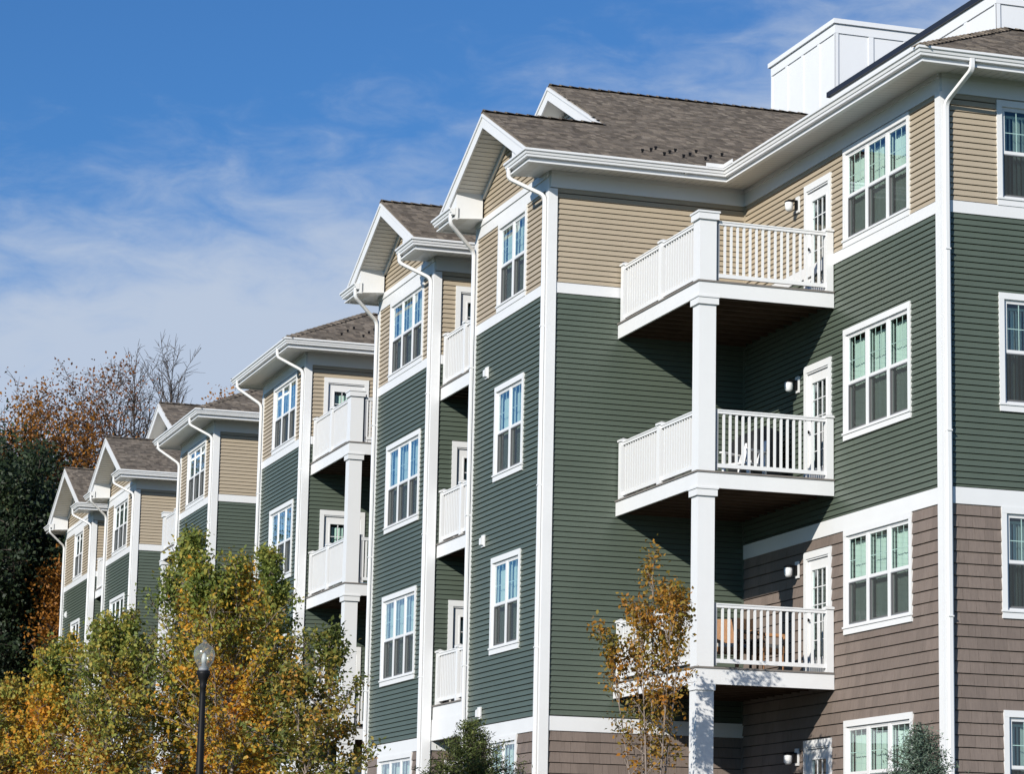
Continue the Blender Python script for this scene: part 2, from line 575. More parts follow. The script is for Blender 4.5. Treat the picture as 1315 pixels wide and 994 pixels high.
_cache = {}
def siding_wall(fr, u0, u1, zones, openings, parts):
    """sheathing with real openings, then one course after another; parts: each course its own object"""
    zs = sorted({zones[0][0], FZT} | {q for o in openings for q in o[2:]})
    sh = MB()
    for za, zb in zip(zs[:-1], zs[1:]):
        zm = (za + zb) / 2
        for a, b in cut(u0, u1, [(o[0], o[1]) for o in openings if o[2] < zm < o[3]]):
            sh.poly([(a, 0.013, za), (b, 0.013, za), (b, 0.013, zb), (a, 0.013, zb)])
    wall = ob('wall', sh, 'wrap', bldg, fr.loc, fr.rz)
    rest = {}
    for z0, z1, kind in zones:
        h = SHAKE if kind == 'brown' else PITCH
        z = z1 - h                         # courses are laid out downwards from the trim so that lines meet at corners
        zz = []
        while z > z0 - h + 0.02:
            zz.append(z)
            z -= h
        for z in zz:
            zlo = max(z, z0)
            hh = z + h - zlo
            zm = zlo + hh / 2
            segs = tuple((a, b, a, b) for a, b in cut(u0, u1, [(o[0] - 0.0, o[1] + 0.0) for o in openings if o[2] - 0.02 < zm < o[3] + 0.02]))
            if not segs: continue
            for sg_ in segs:
                sg_ = (sg_,)
                own = parts and (sg_[0][0] + sg_[0][1]) / 2 < 3.0
                if kind == 'brown':
                    mb = shake_mb(sg_, hh, 0.023, 0.013, int((z + 10) * 977 + (sg_[0][0] + 70) * 131) & 0xffff)
                else:
                    mb = board_mb(sg_, hh, 0.021, 0.0135)
                if own:
                    key = (sg_, round(hh, 4), kind)
                    nm = 'siding_board' if kind != 'brown' else 'shake_course'
                    if kind == 'brown' or key not in _cache:
                        _cache[key] = mb.mesh(nm, kind)
                    put(nm, _cache[key], wall, (0, 0, zlo))
                else:
                    r = rest.setdefault(kind, MB())
                    n = len(r.v)
                    r.v += [(x, y, q + zlo) for x, y, q in mb.v]
                    r.f += [tuple(i + n for i in f) for f in mb.f]
    for kind, r in rest.items():
        tag(ob('siding_courses' if kind != 'brown' else 'shake_courses', r, kind, wall), kind='stuff')
    return wall

def trim(name, fr, *boxes, mat='white', parent=None):
    mb = MB()
    for b in boxes: mb.wbox(*b)
    return ob(name, mb, mat, parent or bldg, fr.loc, fr.rz)

# ------------------------------------------------------------------ windows and doors
_win = {}
def window(fr, uc, z0, z1, w, n, style=0):
    """mulled double-hung window: casing outer size w x (z1-z0), n units"""
    h = z1 - z0
    key = (round(w, 3), round(h, 3), n, style)
    if key not in _win:
        rr = random.Random(hash(key) & 0xfff)
        cw, hd, sl = 0.085, 0.10, 0.125
        a, b, c, d = -w / 2 + cw, w / 2 - cw, sl, h - hd
        cas = MB()
        cas.wbox(-w / 2, w / 2, h - hd, h, -0.012, 0.038)
        cas.wbox(-w / 2 - 0.0, w / 2 + 0.0, 0, sl - 0.03, -0.012, 0.038)
        cas.wbox(-w / 2 - 0.015, w / 2 + 0.015, sl - 0.03, sl, -0.012, 0.055)
        cas.wbox(-w / 2, a, sl, h - hd, -0.012, 0.036)
        cas.wbox(b, w / 2, sl, h - hd, -0.012, 0.036)
        parts = []
        jm = MB()                           # jambs and mullions
        jb, mw = 0.032, 0.088
        jm.wbox(a, a + jb, c, d, -0.09, 0.004)
        jm.wbox(b - jb, b, c, d, -0.09, 0.004)
        jm.wbox(a + jb, b - jb, d - 0.03, d, -0.09, 0.002)
        jm.wbox(a + jb, b - jb, c, c + 0.03, -0.09, 0.002)
        ia, ib = a + jb, b - jb
        uw = (ib - ia - (n - 1) * mw) / n
        for i in range(1, n):
            x = ia + i * uw + (i - 1) * mw
            jm.wbox(x, x + mw, c + 0.03, d - 0.03, -0.09, 0.003)
        parts.append(('frame', jm.mesh('frame', 'white'), (0, 0, 0)))
        zc, zd = c + 0.03, d - 0.03
        zm = (zc + zd) / 2
        s = 0.030
        us = MB()
        us.wbox(0, uw, zd - s, zd, -0.030, -0.004).wbox(0, uw, zm - 0.02, zm + 0.03, -0.030, -0.002)
        us.wbox(0, s, zm + 0.03, zd - s, -0.030, -0.004).wbox(uw - s, uw, zm + 0.03, zd - s, -0.030, -0.004)
        ls = MB()
        ls.wbox(0, uw, zc, zc + s + 0.012, -0.062, -0.034).wbox(0, uw, zm - 0.03, zm + 0.015, -0.062, -0.034)
        ls.wbox(0, s, zc + s + 0.012, zm - 0.03, -0.062, -0.034).wbox(uw - s, uw, zc + s + 0.012, zm - 0.03, -0.062, -0.034)
        up = MB().poly([(s, 0.012, zm + 0.03), (uw - s, 0.012, zm + 0.03), (uw - s, 0.012, zd - s), (s, 0.012, zd - s)])
        lp = MB().poly([(s, 0.046, zc + s), (uw - s, 0.046, zc + s), (uw - s, 0.046, zm - 0.03), (s, 0.046, zm - 0.03)])
        gr = MB()
        gw = uw - 2 * s
        zt = zm + 0.03 + (zd - s - zm - 0.03) * 0.46
        for k in (1, 2):
            x = s + gw * k / 3
            gr.wbox(x - 0.006, x + 0.006, zm + 0.03, zd - s, -0.022, -0.015)
        gr.wbox(s, uw - s, zt - 0.006, zt + 0.006, -0.0215, -0.0155)
        sc = MB().poly([(0.012, 0.012, zc), (uw - 0.012, 0.012, zc), (uw - 0.012, 0.012, zm - 0.02), (0.012, 0.012, zm - 0.02)])
        scf = MB()
        scf.wbox(0.0, 0.014, zc, zm - 0.02, -0.018, -0.006).wbox(uw - 0.014, uw, zc, zm - 0.02, -0.018, -0.006).wbox(0.0135, uw - 0.0135, zc, zc + 0.014, -0.0175, -0.0065).wbox(0.0135, uw - 0.0135, zm - 0.034, zm - 0.02, -0.0175, -0.0065)
        meshes = dict(upper_sash=us.mesh('upper_sash', 'white_b'), lower_sash=ls.mesh('lower_sash', 'white_b'), pane_u=up.mesh('pane', 'glass'),
                      pane_l=lp.mesh('pane', 'glass'), grille=gr.mesh('grille', 'white_b'), screen=sc.mesh('screen', 'screen'), screen_frame=scf.mesh('screen_frame', 'grey'))
        for i in range(n):
            x = ia + i * (uw + mw)
            for nm in ('upper_sash', 'lower_sash', 'pane_u', 'pane_l', 'grille', 'screen', 'screen_frame'):
                parts.append((nm.split('_u')[0].split('_l')[0] if nm.startswith('pane') else nm, meshes[nm], (x, 0, 0)))
        bl = MB()
        if style == 0:                      # vertical blind slats
            x = ia + 0.01
            while x < ib - 0.03:
                an = R(rr.uniform(18, 42))
                cx, sx = 0.043 * math.cos(an), 0.043 * math.sin(an)
                bl.poly([(x - cx + 0.04, 0.15 - sx, zc + 0.02), (x + cx + 0.04, 0.15 + sx, zc + 0.02), (x + cx + 0.04, 0.15 + sx, zd - 0.10), (x - cx + 0.04, 0.15 - sx, zd - 0.10)])
                x += 0.074
        else:                               # curtains drawn aside on one part, blinds half open elsewhere
            x = ia + 0.01
            while x < ib - 0.03:
                an = R(rr.uniform(40, 72))
                cx, sx = 0.043 * math.cos(an), 0.043 * math.sin(an)
                bl.poly([(x - cx + 0.04, 0.15 - sx, zc + 0.02), (x + cx + 0.04, 0.15 + sx, zc + 0.02), (x + cx + 0.04, 0.15 + sx, zd - 0.10), (x - cx + 0.04, 0.15 - sx, zd - 0.10)])
                x += 0.078
        bl.wbox(ia, ib, zd - 0.10, zd - 0.06, -0.18, -0.13)
        parts.append(('blind', bl.mesh('blind', 'blind'), (0, 0, 0)))
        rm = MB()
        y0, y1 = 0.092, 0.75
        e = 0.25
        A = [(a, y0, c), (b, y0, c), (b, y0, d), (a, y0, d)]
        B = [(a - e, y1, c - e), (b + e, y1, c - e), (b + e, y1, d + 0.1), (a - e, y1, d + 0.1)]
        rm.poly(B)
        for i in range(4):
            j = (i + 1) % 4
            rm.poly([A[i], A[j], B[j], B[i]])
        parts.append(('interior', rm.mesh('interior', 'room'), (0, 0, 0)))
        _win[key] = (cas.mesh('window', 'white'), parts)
    me, parts = _win[key]
    sx = fr.loc
    base = Matrix.Translation(fr.loc) @ Matrix.Rotation(fr.rz, 4, 'Z') @ Vector((uc, 0, z0))
    o = put('window', me, bldg, base, fr.rz)
    for nm, m2, lc in parts:
        put(nm, m2, o, lc)
    return (uc - w / 2 + 0.06, uc + w / 2 - 0.06, z0 + 0.08, z1 - 0.07)

_door = {}
def door(fr, uc, z0, flip=1, top=2.07):
    w = 1.08
    if not _door:
        h = top
        cas = MB()
        cas.wbox(-w / 2, w / 2, h - 0.115, h, -0.012, 0.038)
        cas.wbox(-w / 2, -w / 2 + 0.10, 0, h - 0.115, -0.012, 0.036).wbox(w / 2 - 0.10, w / 2, 0, h - 0.115, -0.012, 0.036)
        cas.wbox(-w / 2 + 0.10, w / 2 - 0.10, h - 0.14, h - 0.115, -0.03, 0.02)
        a, b, t = -w / 2 + 0.103, w / 2 - 0.103, h - 0.146
        sl = MB()
        ga, gb, g0, g1 = a + 0.155, b - 0.155, 0.30, t - 0.17
        sl.wbox(a, ga, 0.02, t, -0.05, -0.012).wbox(gb, b, 0.02, t, -0.05, -0.012)
        sl.wbox(ga, gb, 0.02, g0, -0.05, -0.012).wbox(ga, gb, g1, t, -0.05, -0.012)
        for (x0, x1, y0, y1) in ((ga - 0.025, gb + 0.025, g1, g1 + 0.025), (ga - 0.025, gb + 0.025, g0 - 0.025, g0), (ga - 0.025, ga, g0, g1), (gb, gb + 0.025, g0, g1)):
            sl.wbox(x0, x1, y0, y1, -0.012, 0.0)
        gr = MB()
        for k in (1, 2):
            x = ga + (gb - ga) * k / 3
            gr.wbox(x - 0.008, x + 0.008, g0, g1, -0.026, -0.016)
        for k in range(1, 5):
            z = g0 + (g1 - g0) * k / 5
            gr.wbox(ga, gb, z - 0.008, z + 0.008, -0.0255, -0.0165)
        pn = MB().poly([(ga, 0.030, g0), (gb, 0.030, g0), (gb, 0.030, g1), (ga, 0.030, g1)])
        bl = MB()
        x = ga - 0.03
        while x < gb:
            bl.poly([(x, 0.12, g0 - 0.05), (x + 0.06, 0.09, g0 - 0.05), (x + 0.06, 0.09, g1 - 0.06), (x, 0.12, g1 - 0.06)])
            x += 0.075
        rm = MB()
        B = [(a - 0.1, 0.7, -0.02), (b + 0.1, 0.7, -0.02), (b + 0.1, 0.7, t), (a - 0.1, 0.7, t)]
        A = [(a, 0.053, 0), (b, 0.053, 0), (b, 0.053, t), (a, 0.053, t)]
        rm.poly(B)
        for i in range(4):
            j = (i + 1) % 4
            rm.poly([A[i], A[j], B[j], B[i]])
        hd = MB()
        hd.tube([(0, -0.012, 0), (0, -0.035, 0)], [0.028, 0.028], 10)
        hd.tube([(0, -0.035, 0), (0.0, -0.055, 0), (0.10, -0.06, -0.005)], [0.011, 0.012, 0.009], 6)
        _door['c'] = cas.mesh('door', 'white')
        _door['p'] = [('door_leaf', sl.mesh('door_leaf', 'white_b'), (0, 0, 0)), ('grille', gr.mesh('grille', 'white_b'), (0, 0, 0)), ('pane', pn.mesh('pane', 'glass'), (0, 0, 0)),
                      ('blind', bl.mesh('blind', 'blind'), (0, 0, 0)), ('interior', rm.mesh('interior', 'room'), (0, 0, 0)), ('handle', hd.mesh('handle', 'dark', True), (a + 0.07, 0, 0.94))]
    base = Matrix.Translation(fr.loc) @ Matrix.Rotation(fr.rz, 4, 'Z') @ Vector((uc, 0, z0))
    o = put('door', _door['c'], bldg, base, fr.rz)
    for nm, m2, lc in _door['p']: put(nm, m2, o, lc)
    return (uc - w / 2 + 0.07, uc + w / 2 - 0.07, z0 - 0.02, z0 + top - 0.08)

_lan = {}
def lantern(fr, uc, z):
    if not _lan:
        pl = MB().wbox(-0.065, 0.065, -0.14, 0.14, 0.0, 0.032)
        ar = MB().wbox(-0.03, 0.03, 0.05, 0.075, 0.032, 0.20).wbox(-0.045, 0.045, -0.09, 0.06, 0.032, 0.06)
        cap = MB().lathe([(0.0, 0.075), (0.03, 0.07), (0.078, 0.045), (0.08, 0.03), (0.0, 0.03)], 14, (0, -0.18))
        jar = MB().lathe([(0.0, 0.03), (0.068, 0.03), (0.072, -0.02), (0.066, -0.09), (0.04, -0.125), (0.0, -0.13)], 14, (0, -0.18))
        _lan['p'] = [pl.mesh('wall_lantern', 'white'), ar.mesh('bracket', 'dark'), cap.mesh('cap', 'dark', True), jar.mesh('jar', 'white_b', True)]
    base = Matrix.Translation(fr.loc) @ Matrix.Rotation(fr.rz, 4, 'Z') @ Vector((uc, -0.016, z))
    o = put('wall_lantern', _lan['p'][0], bldg, base, fr.rz)
    put('bracket', _lan['p'][1], o); put('cap', _lan['p'][2], o); put('jar', _lan['p'][3], o)

_vent = {}
def vent(fr, uc, z):
    if not _vent:
        b = MB().wbox(-0.085, 0.085, -0.11, 0.11, 0.0, 0.028)
        hd = MB().prism([(-0.06, -0.028, 0.085), (-0.06, -0.075, 0.05), (-0.06, -0.075, -0.07), (-0.06, -0.028, -0.08)], (0.12, 0, 0))
        _vent['p'] = (b.mesh('wall_vent', 'white'), hd.mesh('hood', 'white_b'))
    base = Matrix.Translation(fr.loc) @ Matrix.Rotation(fr.rz, 4, 'Z') @ Vector((uc, -0.016, z))
    o = put('wall_vent', _vent['p'][0], bldg, base, fr.rz)
    put('hood', _vent['p'][1], o)

def zones(lo):
    if lo == 0: return [(BASE, LB0B, 'brown'), (LB0T, B1B, 'green'), (B1T, FZB, 'tan')]
    return [(BASE, LB1B, 'brown'), (LB1T, B1B, 'green'), (B1T, FZB, 'tan')]
def bands(fr, u0, u1, lo, wins=(), frieze=True):
    """white horizontal trim boards of a wall; wins = openings that interrupt the fine lower drip board"""
    bt, bb = (LB0T, LB0B) if lo == 0 else (LB1T, LB1B)
    trim('band_board', fr, (u0, u1, B1B, B1T, -0.012, 0.026))
    trim('band_board', fr, (u0, u1, bb, bt, -0.012, 0.024))
    if frieze:
        trim('frieze_board', fr, (u0, u1, FZB, FZT - 0.07, -0.012, 0.028), (u0, u1, FZT - 0.07, FZT, -0.012, 0.05))

WIN3 = (3.78, 5.622)
def zwin(floor, lo, short=False):
    if floor == 3: return (B1T - 0.0, 8.675)
    if floor == 2: return (3.845, 5.60) if short else WIN3
    if floor == 1: return (0.63, LB0B) if lo == 0 else ((0.695, 2.45) if short else (0.63, 2.472))
    return (-2.45, -0.74) if lo == 0 else (-2.45, LB1B + 0.0)

# ---- corner block: right-hand face (R0) and left-hand face (L0)
fR0, fL0 = Frame('R', 0.0), Frame('L', 0.0)
ops = []
for i in range(4):
    z0, z1 = zwin(i, 0)
    ops.append(window(fR0, 0.94 + 1.23, z0, z1, 2.46, 3))
    ops.append(window(fR0, 7.3, z0, z1, 1.677, 2))
    ops.append(window(fR0, 11.6, z0, z1, 2.46, 3))
siding_wall(fR0, 0.0, 14.0, zones(0), ops, 2)
bands(fR0, 0.0, 14.0, 0)
ops = []
for i in range(4):
    z0, z1 = zwin(i, 0)
    ops.append(window(fL0, -2.293, z0, z1, 2.464, 3))
for i in range(4):
    ops.append(door(fL0, -4.56, FLOORS[i]))
    lantern(fL0, -5.36, FLOORS[i] + 1.82)
siding_wall(fL0, -7.757, 0.0, zones(0), ops, 2)
bands(fL0, -7.757, 0.0, 0)

def corner(x, y, z0=BASE, z1=FZB, w=0.125):
    """outside corner board: one leg on the -X face, one on the -Y face"""
    mb = MB()
    mb.box(x - 0.044, x - 0.001 + w, y - 0.044, y - 0.0, z0, z1)
    mb.box(x - 0.044, x, y, y + w, z0, z1)
    return ob('corner_board', mb, 'white', bldg)
def corner_far(x, y, z0=BASE, z1=FZB, w=0.125):
    mb = MB()
    mb.box(x - 0.034, x, y - w, y + 0.034, z0, z1)
    mb.box(x, x + w, y, y + 0.034, z0, z1)
    return ob('corner_board', mb, 'white', bldg)
corner(0, 0)
# inside corner post
for za_, zb_, m_ in ((BASE, LB1B, 'brown'), (LB1T, B1B, 'green'), (B1T, FZB, 'tan')):
    ob('inside_corner', MB().box(-0.034, -0.001, 7.725, 7.756, za_, zb_), m_, bldg)

# ---- bays
NOTCH_X = {1: 0.0, 2: -1.4, 3: 0.0, 4: 0.0, 5: 0.0, 6: -1.4}       # where each bay's near (-Y) face ends
FAR_X = {1: -1.4, 2: 0.0, 3: 0.0, 4: 0.0, 5: -1.4, 6: 0.0}
WINS = {1: (9.822, 1.677, 2), 2: (16.83, 2.504, 3), 3: (27.51, 2.394, 3), 4: (37.94, 2.45, 3), 5: (49.6, 2.5, 3), 6: (57.6, 1.75, 2)}
for b, (yn, yf) in BAYS.items():
    fl = Frame('L', XB)
    yc, w, n = WINS[b]
    ops = []
    for i in range(4):
        z0, z1 = zwin(i, 1, n == 2)
        ops.append(window(fl, -yc, z0, z1, w, n, 1 if b == 6 else 0))
    siding_wall(fl, -yf, -yn, zones(1), ops, 0)
    gable = b in (1, 2, 5, 6)
    bands(fl, -yf, -yn, 1, frieze=not gable)
    if gable:
        trim('frieze_board', fl, (-yf, -yn, 8.675, 8.885, -0.012, 0.028), (-yf, -yn, 8.885, FZT, -0.012, 0.05))
        for z in (5.97, 2.83, -0.31):
            if b in (1, 6): vent(fl, -(yf - 0.90), z)
    fr = Frame('R', yn)
    xe = NOTCH_X[b]
    ops = []
    if b in (2, 3):
        for i in range(4):
            ops.append(door(fr, -2.735, FLOORS[i]))
            if b == 3: lantern(fr, -1.97, FLOORS[i] + 1.82)
    siding_wall(fr, XB, xe, zones(1), ops, 1 if b == 1 else 0)
    bands(fr, XB, xe, 1)
    ff = Frame('F', yf)
    siding_wall(ff, -FAR_X[b], -XB, zones(1), [], 0)
    bands(ff, -FAR_X[b], -XB, 1)
    corner(XB, yn, z1=FZB if not gable else 8.675)
    corner_far(XB, yf, z1=FZB if not gable else 8.675)
# recessed walls between the bays
for y0, y1, x in ((12.072, 14.846, -1.4), (19.037, 25.474, 0.0), (29.912, 35.667, 0.0), (40.206, 47.152, 0.0), (52.075, 54.879, -1.4)):
    f = Frame('L', x)
    siding_wall(f, -y1, -y0, zones(1), [], 0)
    bands(f, -y1, -y0, 1)
# remaining outer walls of the main body
body = MB()
body.poly([(14, 0, BASE), (14, 60.5, BASE), (14, 60.5, FZT), (14, 0, FZT)])
body.poly([(14, 60.5, BASE), (0, 60.5, BASE), (0, 60.5, FZT), (14, 60.5, FZT)])
ob('rear_wall', body, 'green', bldg)

# ------------------------------------------------------------------ roofs
SL = 0.5
EZ = 9.19                                  # shingle edge height at the gutter line
def lin(p, q, t): return tuple(p[i] + (q[i] - p[i]) * t for i in range(3))
def inside(px, py, poly):
    c = False
    j = len(poly) - 1
    for i in range(len(poly)):
        xi, yi = poly[i]
        xj, yj = poly[j]
        if (yi > py) != (yj > py) and px < (xj - xi) * (py - yi) / (yj - yi) + xi: c = not c
        j = i
    return c
def roof(poly, up, e0, z0, sl=SL, seed=1, shingles=True):
    """plan polygon, up-slope plan direction, eave offset along it and its height"""
    up = Vector(up)
    al = Vector((up.y, -up.x))
    hz_ = lambda x, y: z0 + sl * (x * up.x + y * up.y - e0)
    top = [(x, y, hz_(x, y)) for x, y in poly]
    # make top face up
    area = sum(poly[i][0] * poly[(i + 1) % len(poly)][1] - poly[(i + 1) % len(poly)][0] * poly[i][1] for i in range(len(poly)))
    if area > 0: top = top[::-1]
    mb = MB().prism(top, (0, 0, -0.045))
    r = ob('roof', mb, 'shingle', bldg)
    if shingles:
        rr = random.Random(seed)
        sh = MB()
        A = [x * al.x + y * al.y for x, y in poly]
        B = [x * up.x + y * up.y for x, y in poly]
        ex = 0.125                          # plan exposure of a course
        b = min(B)
        pl2 = [(a_, b_) for a_, b_ in zip(A, B)]
        while b < max(B):
            a = min(A) - rr.uniform(0, 0.2)
            while a < max(A):
                w = rr.uniform(0.06, 0.19)
                if inside(a + w / 2, b + ex * 0.5, pl2):
                    a0, a1 = max(a, min(A)), min(a + w, max(A))
                    t = rr.uniform(0.006, 0.016)
                    q = []
                    for aa, bb, dz in ((a0, b, t), (a1, b, t), (a1, b + ex * 1.05, 0.003), (a0, b + ex * 1.05, 0.003)):
                        x, y = al.x * aa + up.x * bb, al.y * aa + up.y * bb
                        q.append((x, y, hz_(x, y) + dz))
                    n = len(sh.v)
                    sh.v += q + [(q[0][0], q[0][1], q[0][2] - t), (q[1][0], q[1][1], q[1][2] - t)]
                    sh.f += [(n, n + 1, n + 2, n + 3), (n + 4, n + 5, n + 1, n)]
                a += w
            b += ex
        tag(ob('shingles', sh, 'shingle', r), kind='stuff')
    return r, hz_
def ridge_cap(p, q, k=0):
    """overlapping cap shingles along a ridge or hip"""
    p, q = Vector(p), Vector(q)
    d = q - p
    n = max(1, int(d.length / 0.2))
    mb = MB()
    t = d.normalized()
    sd = Vector((-t.y, t.x, 0)).normalized() * 0.14
    for i in range(n):
        a, b = p + d * (i / n), p + d * ((i + 1.15) / n)
        a0, b0 = a + Vector((0, 0, 0.045)), b + Vector((0, 0, 0.022))
        dr = Vector((0, 0, -0.055))
        mb.poly([a0 - sd + dr, a0, b0, b0 - sd + dr])
        mb.poly([a0, a0 + sd + dr, b0 + sd + dr, b0])
        mb.poly([a0 - sd + dr, a0 - sd + dr * 1.3, a0 + dr * 0.35, a0])
        mb.poly([a0, a0 + dr * 0.35, a0 + sd + dr * 1.3, a0 + sd + dr])
    return ob('ridge_cap', mb, 'shingle', bldg)

# corner block skirt roof
roof([(-0.68, -0.68), (14.65, -0.68), (14.65, 2.35), (2.35, 2.35)], (0, 1), -0.65, EZ, seed=2)
roof([(-0.68, -0.68), (2.35, 2.35), (2.35, 10.1), (-0.68, 7.08)], (1, 0), -0.65, EZ, seed=3)
ridge_cap((-0.68, -0.68, EZ - 0.015), (2.35, 2.35, EZ + 0.5 * 3.0))
ridge_cap((2.35, 2.35, EZ + 0.5 * 3.0), (14.65, 2.35, EZ + 0.5 * 3.0))
# double-gable section over bays 1 and 2
def gable_section(ya, yb, ga, gb, sl, xr):
    """ya..yb: outer wall lines; ga, gb: (near, far) lines of the two gabled bays"""
    ym = (ya + yb) / 2
    e0, e1 = ya - 0.65, yb + 0.65
    xg = -1.87
    ma, mb_ = sum(ga) / 2, sum(gb) / 2
    xe = 0.0 - 0.67
    pol = [(-4.31, e0), (xe, e0), (xr, e0 + xr - xe), (xr, ym), (xg, ym), (xg, ma), (-4.31, ma)]
    roof(pol, (0, 1), e0, EZ, sl, 5)
    zr = EZ + sl * (ym - e0)
    roof([(xg, ym), (xr, ym), (xr, e1), (-4.31, e1), (-4.31, mb_), (xg, mb_)], (0, -1), -e1, EZ, sl, 6, False)
    # inner slopes of the two bays
    roof([(-4.31, ma), (-4.31, ga[1] + 0.65), (-1.4, ga[1] + 0.65), (-1.4, ma)], (0, -1), -(ga[1] + 0.65), EZ + sl * 0.0 , sl * (ma - e0) / (ga[1] + 0.65 - ma), 7, False)
    roof([(-4.31, mb_), (-4.31, gb[0] - 0.65), (-1.4, gb[0] - 0.65), (-1.4, mb_)], (0, 1), gb[0] - 0.65, EZ, sl * (e1 - mb_) / (mb_ - gb[0] + 0.65), 8)
    for y in (ma, mb_):
        ridge_cap((-4.31, y, EZ + sl * ((y - e0) if y < ym else (e1 - y))), (-1.98, y, EZ + sl * ((y - e0) if y < ym else (e1 - y))))
    ridge_cap((xg - 0.0, ym, zr), (xr, ym, zr))
    # the high gable wall set back between the bays
    f = Frame('L', -1.4)
    g = MB()
    z = FZT
    bmb = MB()
    while z < zr - 0.35:
        y0 = e0 + (z - EZ) / sl + 0.35
        y1 = e1 - (z - EZ) / sl - 0.35
        y0b = e0 + (z + PITCH - EZ) / sl + 0.35
        y1b = e1 - (z + PITCH - EZ) / sl - 0.35
        if y1b > y0b:
            q = board_mb([(-y1, -y0, -y1b, -y0b)], PITCH, 0.021, 0.0135)
            n = len(bmb.v)
            bmb.v += [(a, b, c + z) for a, b, c in q.v]
            bmb.f += [tuple(i + n for i in ff_) for ff_ in q.f]
        z += PITCH
    g.poly([(-1.38, e0, EZ), (-1.38, e1, EZ), (-1.38, ym, zr)])
    w = ob('gable_wall', g, 'tan', bldg)
    tag(ob('siding_courses', bmb, 'soffit', w, f.loc, f.rz), kind='stuff')
    for (y0, zz0, y1, zz1) in ((ma - 0.6, EZ + sl * (ma - 0.6 - e0), ym, zr), (mb_ + 0.6, EZ + sl * (e1 - mb_ - 0.6), ym, zr)):
        rake(y0, zz0 - 0.012, y1, zz1 - 0.012, xg - 0.03, xg, 0.30)
        ob('rake_soffit', MB().poly([(xg, y0, zz0 - 0.27), (-1.4, y0, zz0 - 0.27), (-1.4, y1, zz1 - 0.27), (xg, y1, zz1 - 0.27)]), 'soffit', bldg)
    return zr
def rake(y0, z0, y1, z1, x0, x1, dep):
    """sloping white board on a gable edge with a thinner crown strip on top of it"""
    mb = MB()
    k = (z1 - z0) / (y1 - y0)
    zc = max(z0 - dep, 9.05)               # lower end is cut level behind the gutter
    yc = y0 + (zc - z0 + dep) / k
    mb.prism([(x0, y0, zc), (x0, yc, zc), (x0, y1, z1 - dep), (x0, y1, z1 - 0.09), (x0, y0, z0 - 0.09)] if zc > z0 - dep + 1e-4 else
             [(x0, y0, z0 - dep), (x0, y1, z1 - dep), (x0, y1, z1 - 0.09), (x0, y0, z0 - 0.09)], (x1 - x0, 0, 0))
    o = ob('rake_board', mb, 'white', bldg)
    c = MB().prism([(x0 - 0.022, y0, z0 - 0.09), (x0 - 0.022, y1, z1 - 0.09), (x0 - 0.022, y1, z1 - 0.03), (x0 - 0.022, y0, z0 - 0.03)], (x1 - x0 + 0.02, 0, 0))
    ob('crown_strip', c, 'white', o)
    return o
Z1 = gable_section(7.757, 19.037, BAYS[1], BAYS[2], 0.5, 3.7)
Z2 = gable_section(47.152, 60.501, BAYS[5], BAYS[6], 0.47, 3.7)

def front_gable(b, sl):
    """gable wall, rakes, sloping soffit and boxed eave returns of a bay"""
    yn, yf = BAYS[b]
    ym = (yn + yf) / 2
    e0, e1 = yn - 0.65, yf + 0.65
    zp = EZ + sl * (ym - e0)
    f = Frame('L', XB)
    w = ob('gable_wall', MB().poly([(XB + 0.013, yn, FZT), (XB + 0.013, yf, FZT), (XB + 0.013, ym, FZT + sl * (ym - yn) + 0.3)]), 'wrap', bldg)
    z = FZT
    k = 0
    while z < zp - 0.42:
        off = 0.34
        y0, y1 = e0 + (z + off - EZ) / sl, e1 - (z + off - EZ) / sl
        y0b, y1b = e0 + (z + PITCH + off - EZ) / sl, e1 - (z + PITCH + off - EZ) / sl
        y0, y0b, y1, y1b = max(y0, yn), max(y0b, yn), min(y1, yf), min(y1b, yf)
        if y1b - y0b > 0.02:
            mbb = board_mb([(-y1, -y0, -y1b, -y0b)], PITCH, 0.021, 0.0135)
            put('siding_board', mbb.mesh('siding_board', 'tan'), w, tuple(Matrix.Rotation(0, 4, 'Z') @ Vector((XB, 0, z))), -math.pi / 2)
        z += PITCH
    xo = -4.31
    for (y0, z0) in ((e0, EZ), (e1, EZ)):
        rake(y0, z0 - 0.012, ym, zp - 0.012, xo, xo + 0.03, 0.30)
        s = 1 if y0 < ym else -1
        yi = y0 + s * 1.12
        zi = EZ + sl * 1.12
        ob('rake_soffit', MB().prism([(xo + 0.03, yi, zi - 0.27), (XB - 0.03, yi, zi - 0.27), (XB - 0.03, ym, zp - 0.27), (xo + 0.03, ym, zp - 0.27)], (0, 0, 0.02)), 'soffit', bldg)
        # fine grooves of the soffit boards
        fz = MB().prism([(XB - 0.06, yi, zi - 0.275), (XB - 0.06, ym, zp - 0.275), (XB - 0.06, ym, zp - 0.36), (XB - 0.06, yi, zi - 0.36)], (0.045, 0, 0))
        ob('rake_frieze', fz, 'white', bldg)
        gr = MB()
        n = int((ym - yi) * s / 0.105)
        for i in range(1, n):
            t = i / n
            y = yi + (ym - yi) * t
            zz = zi + (zp - zi) * t - 0.2715
            gr.box(xo + 0.03, XB - 0.06, y - 0.003, y + 0.003, zz - 0.005, zz)
        tag(ob('soffit_seams', gr, 'grey', bldg), kind='stuff')
        # boxed eave return: underside is the eave soffit, end face looks back to the gable middle
        ret = MB()
        ya, yb2 = y0 + s * 0.06, yi
        za, zb2 = EZ - 0.05 + sl * 0.06, zi - 0.25
        ret.prism([(-4.272, ya, 8.975), (-4.272, yb2, 8.975), (-4.272, yb2, zb2), (-4.272, ya, za - 0.02)], (4.272 + XB - 0.05, 0, 0))
        ob('eave_return', ret, 'white', bldg)
for b, sl in ((1, 0.5), (2, 0.5), (5, 0.47), (6, 0.47)): front_gable(b, sl)

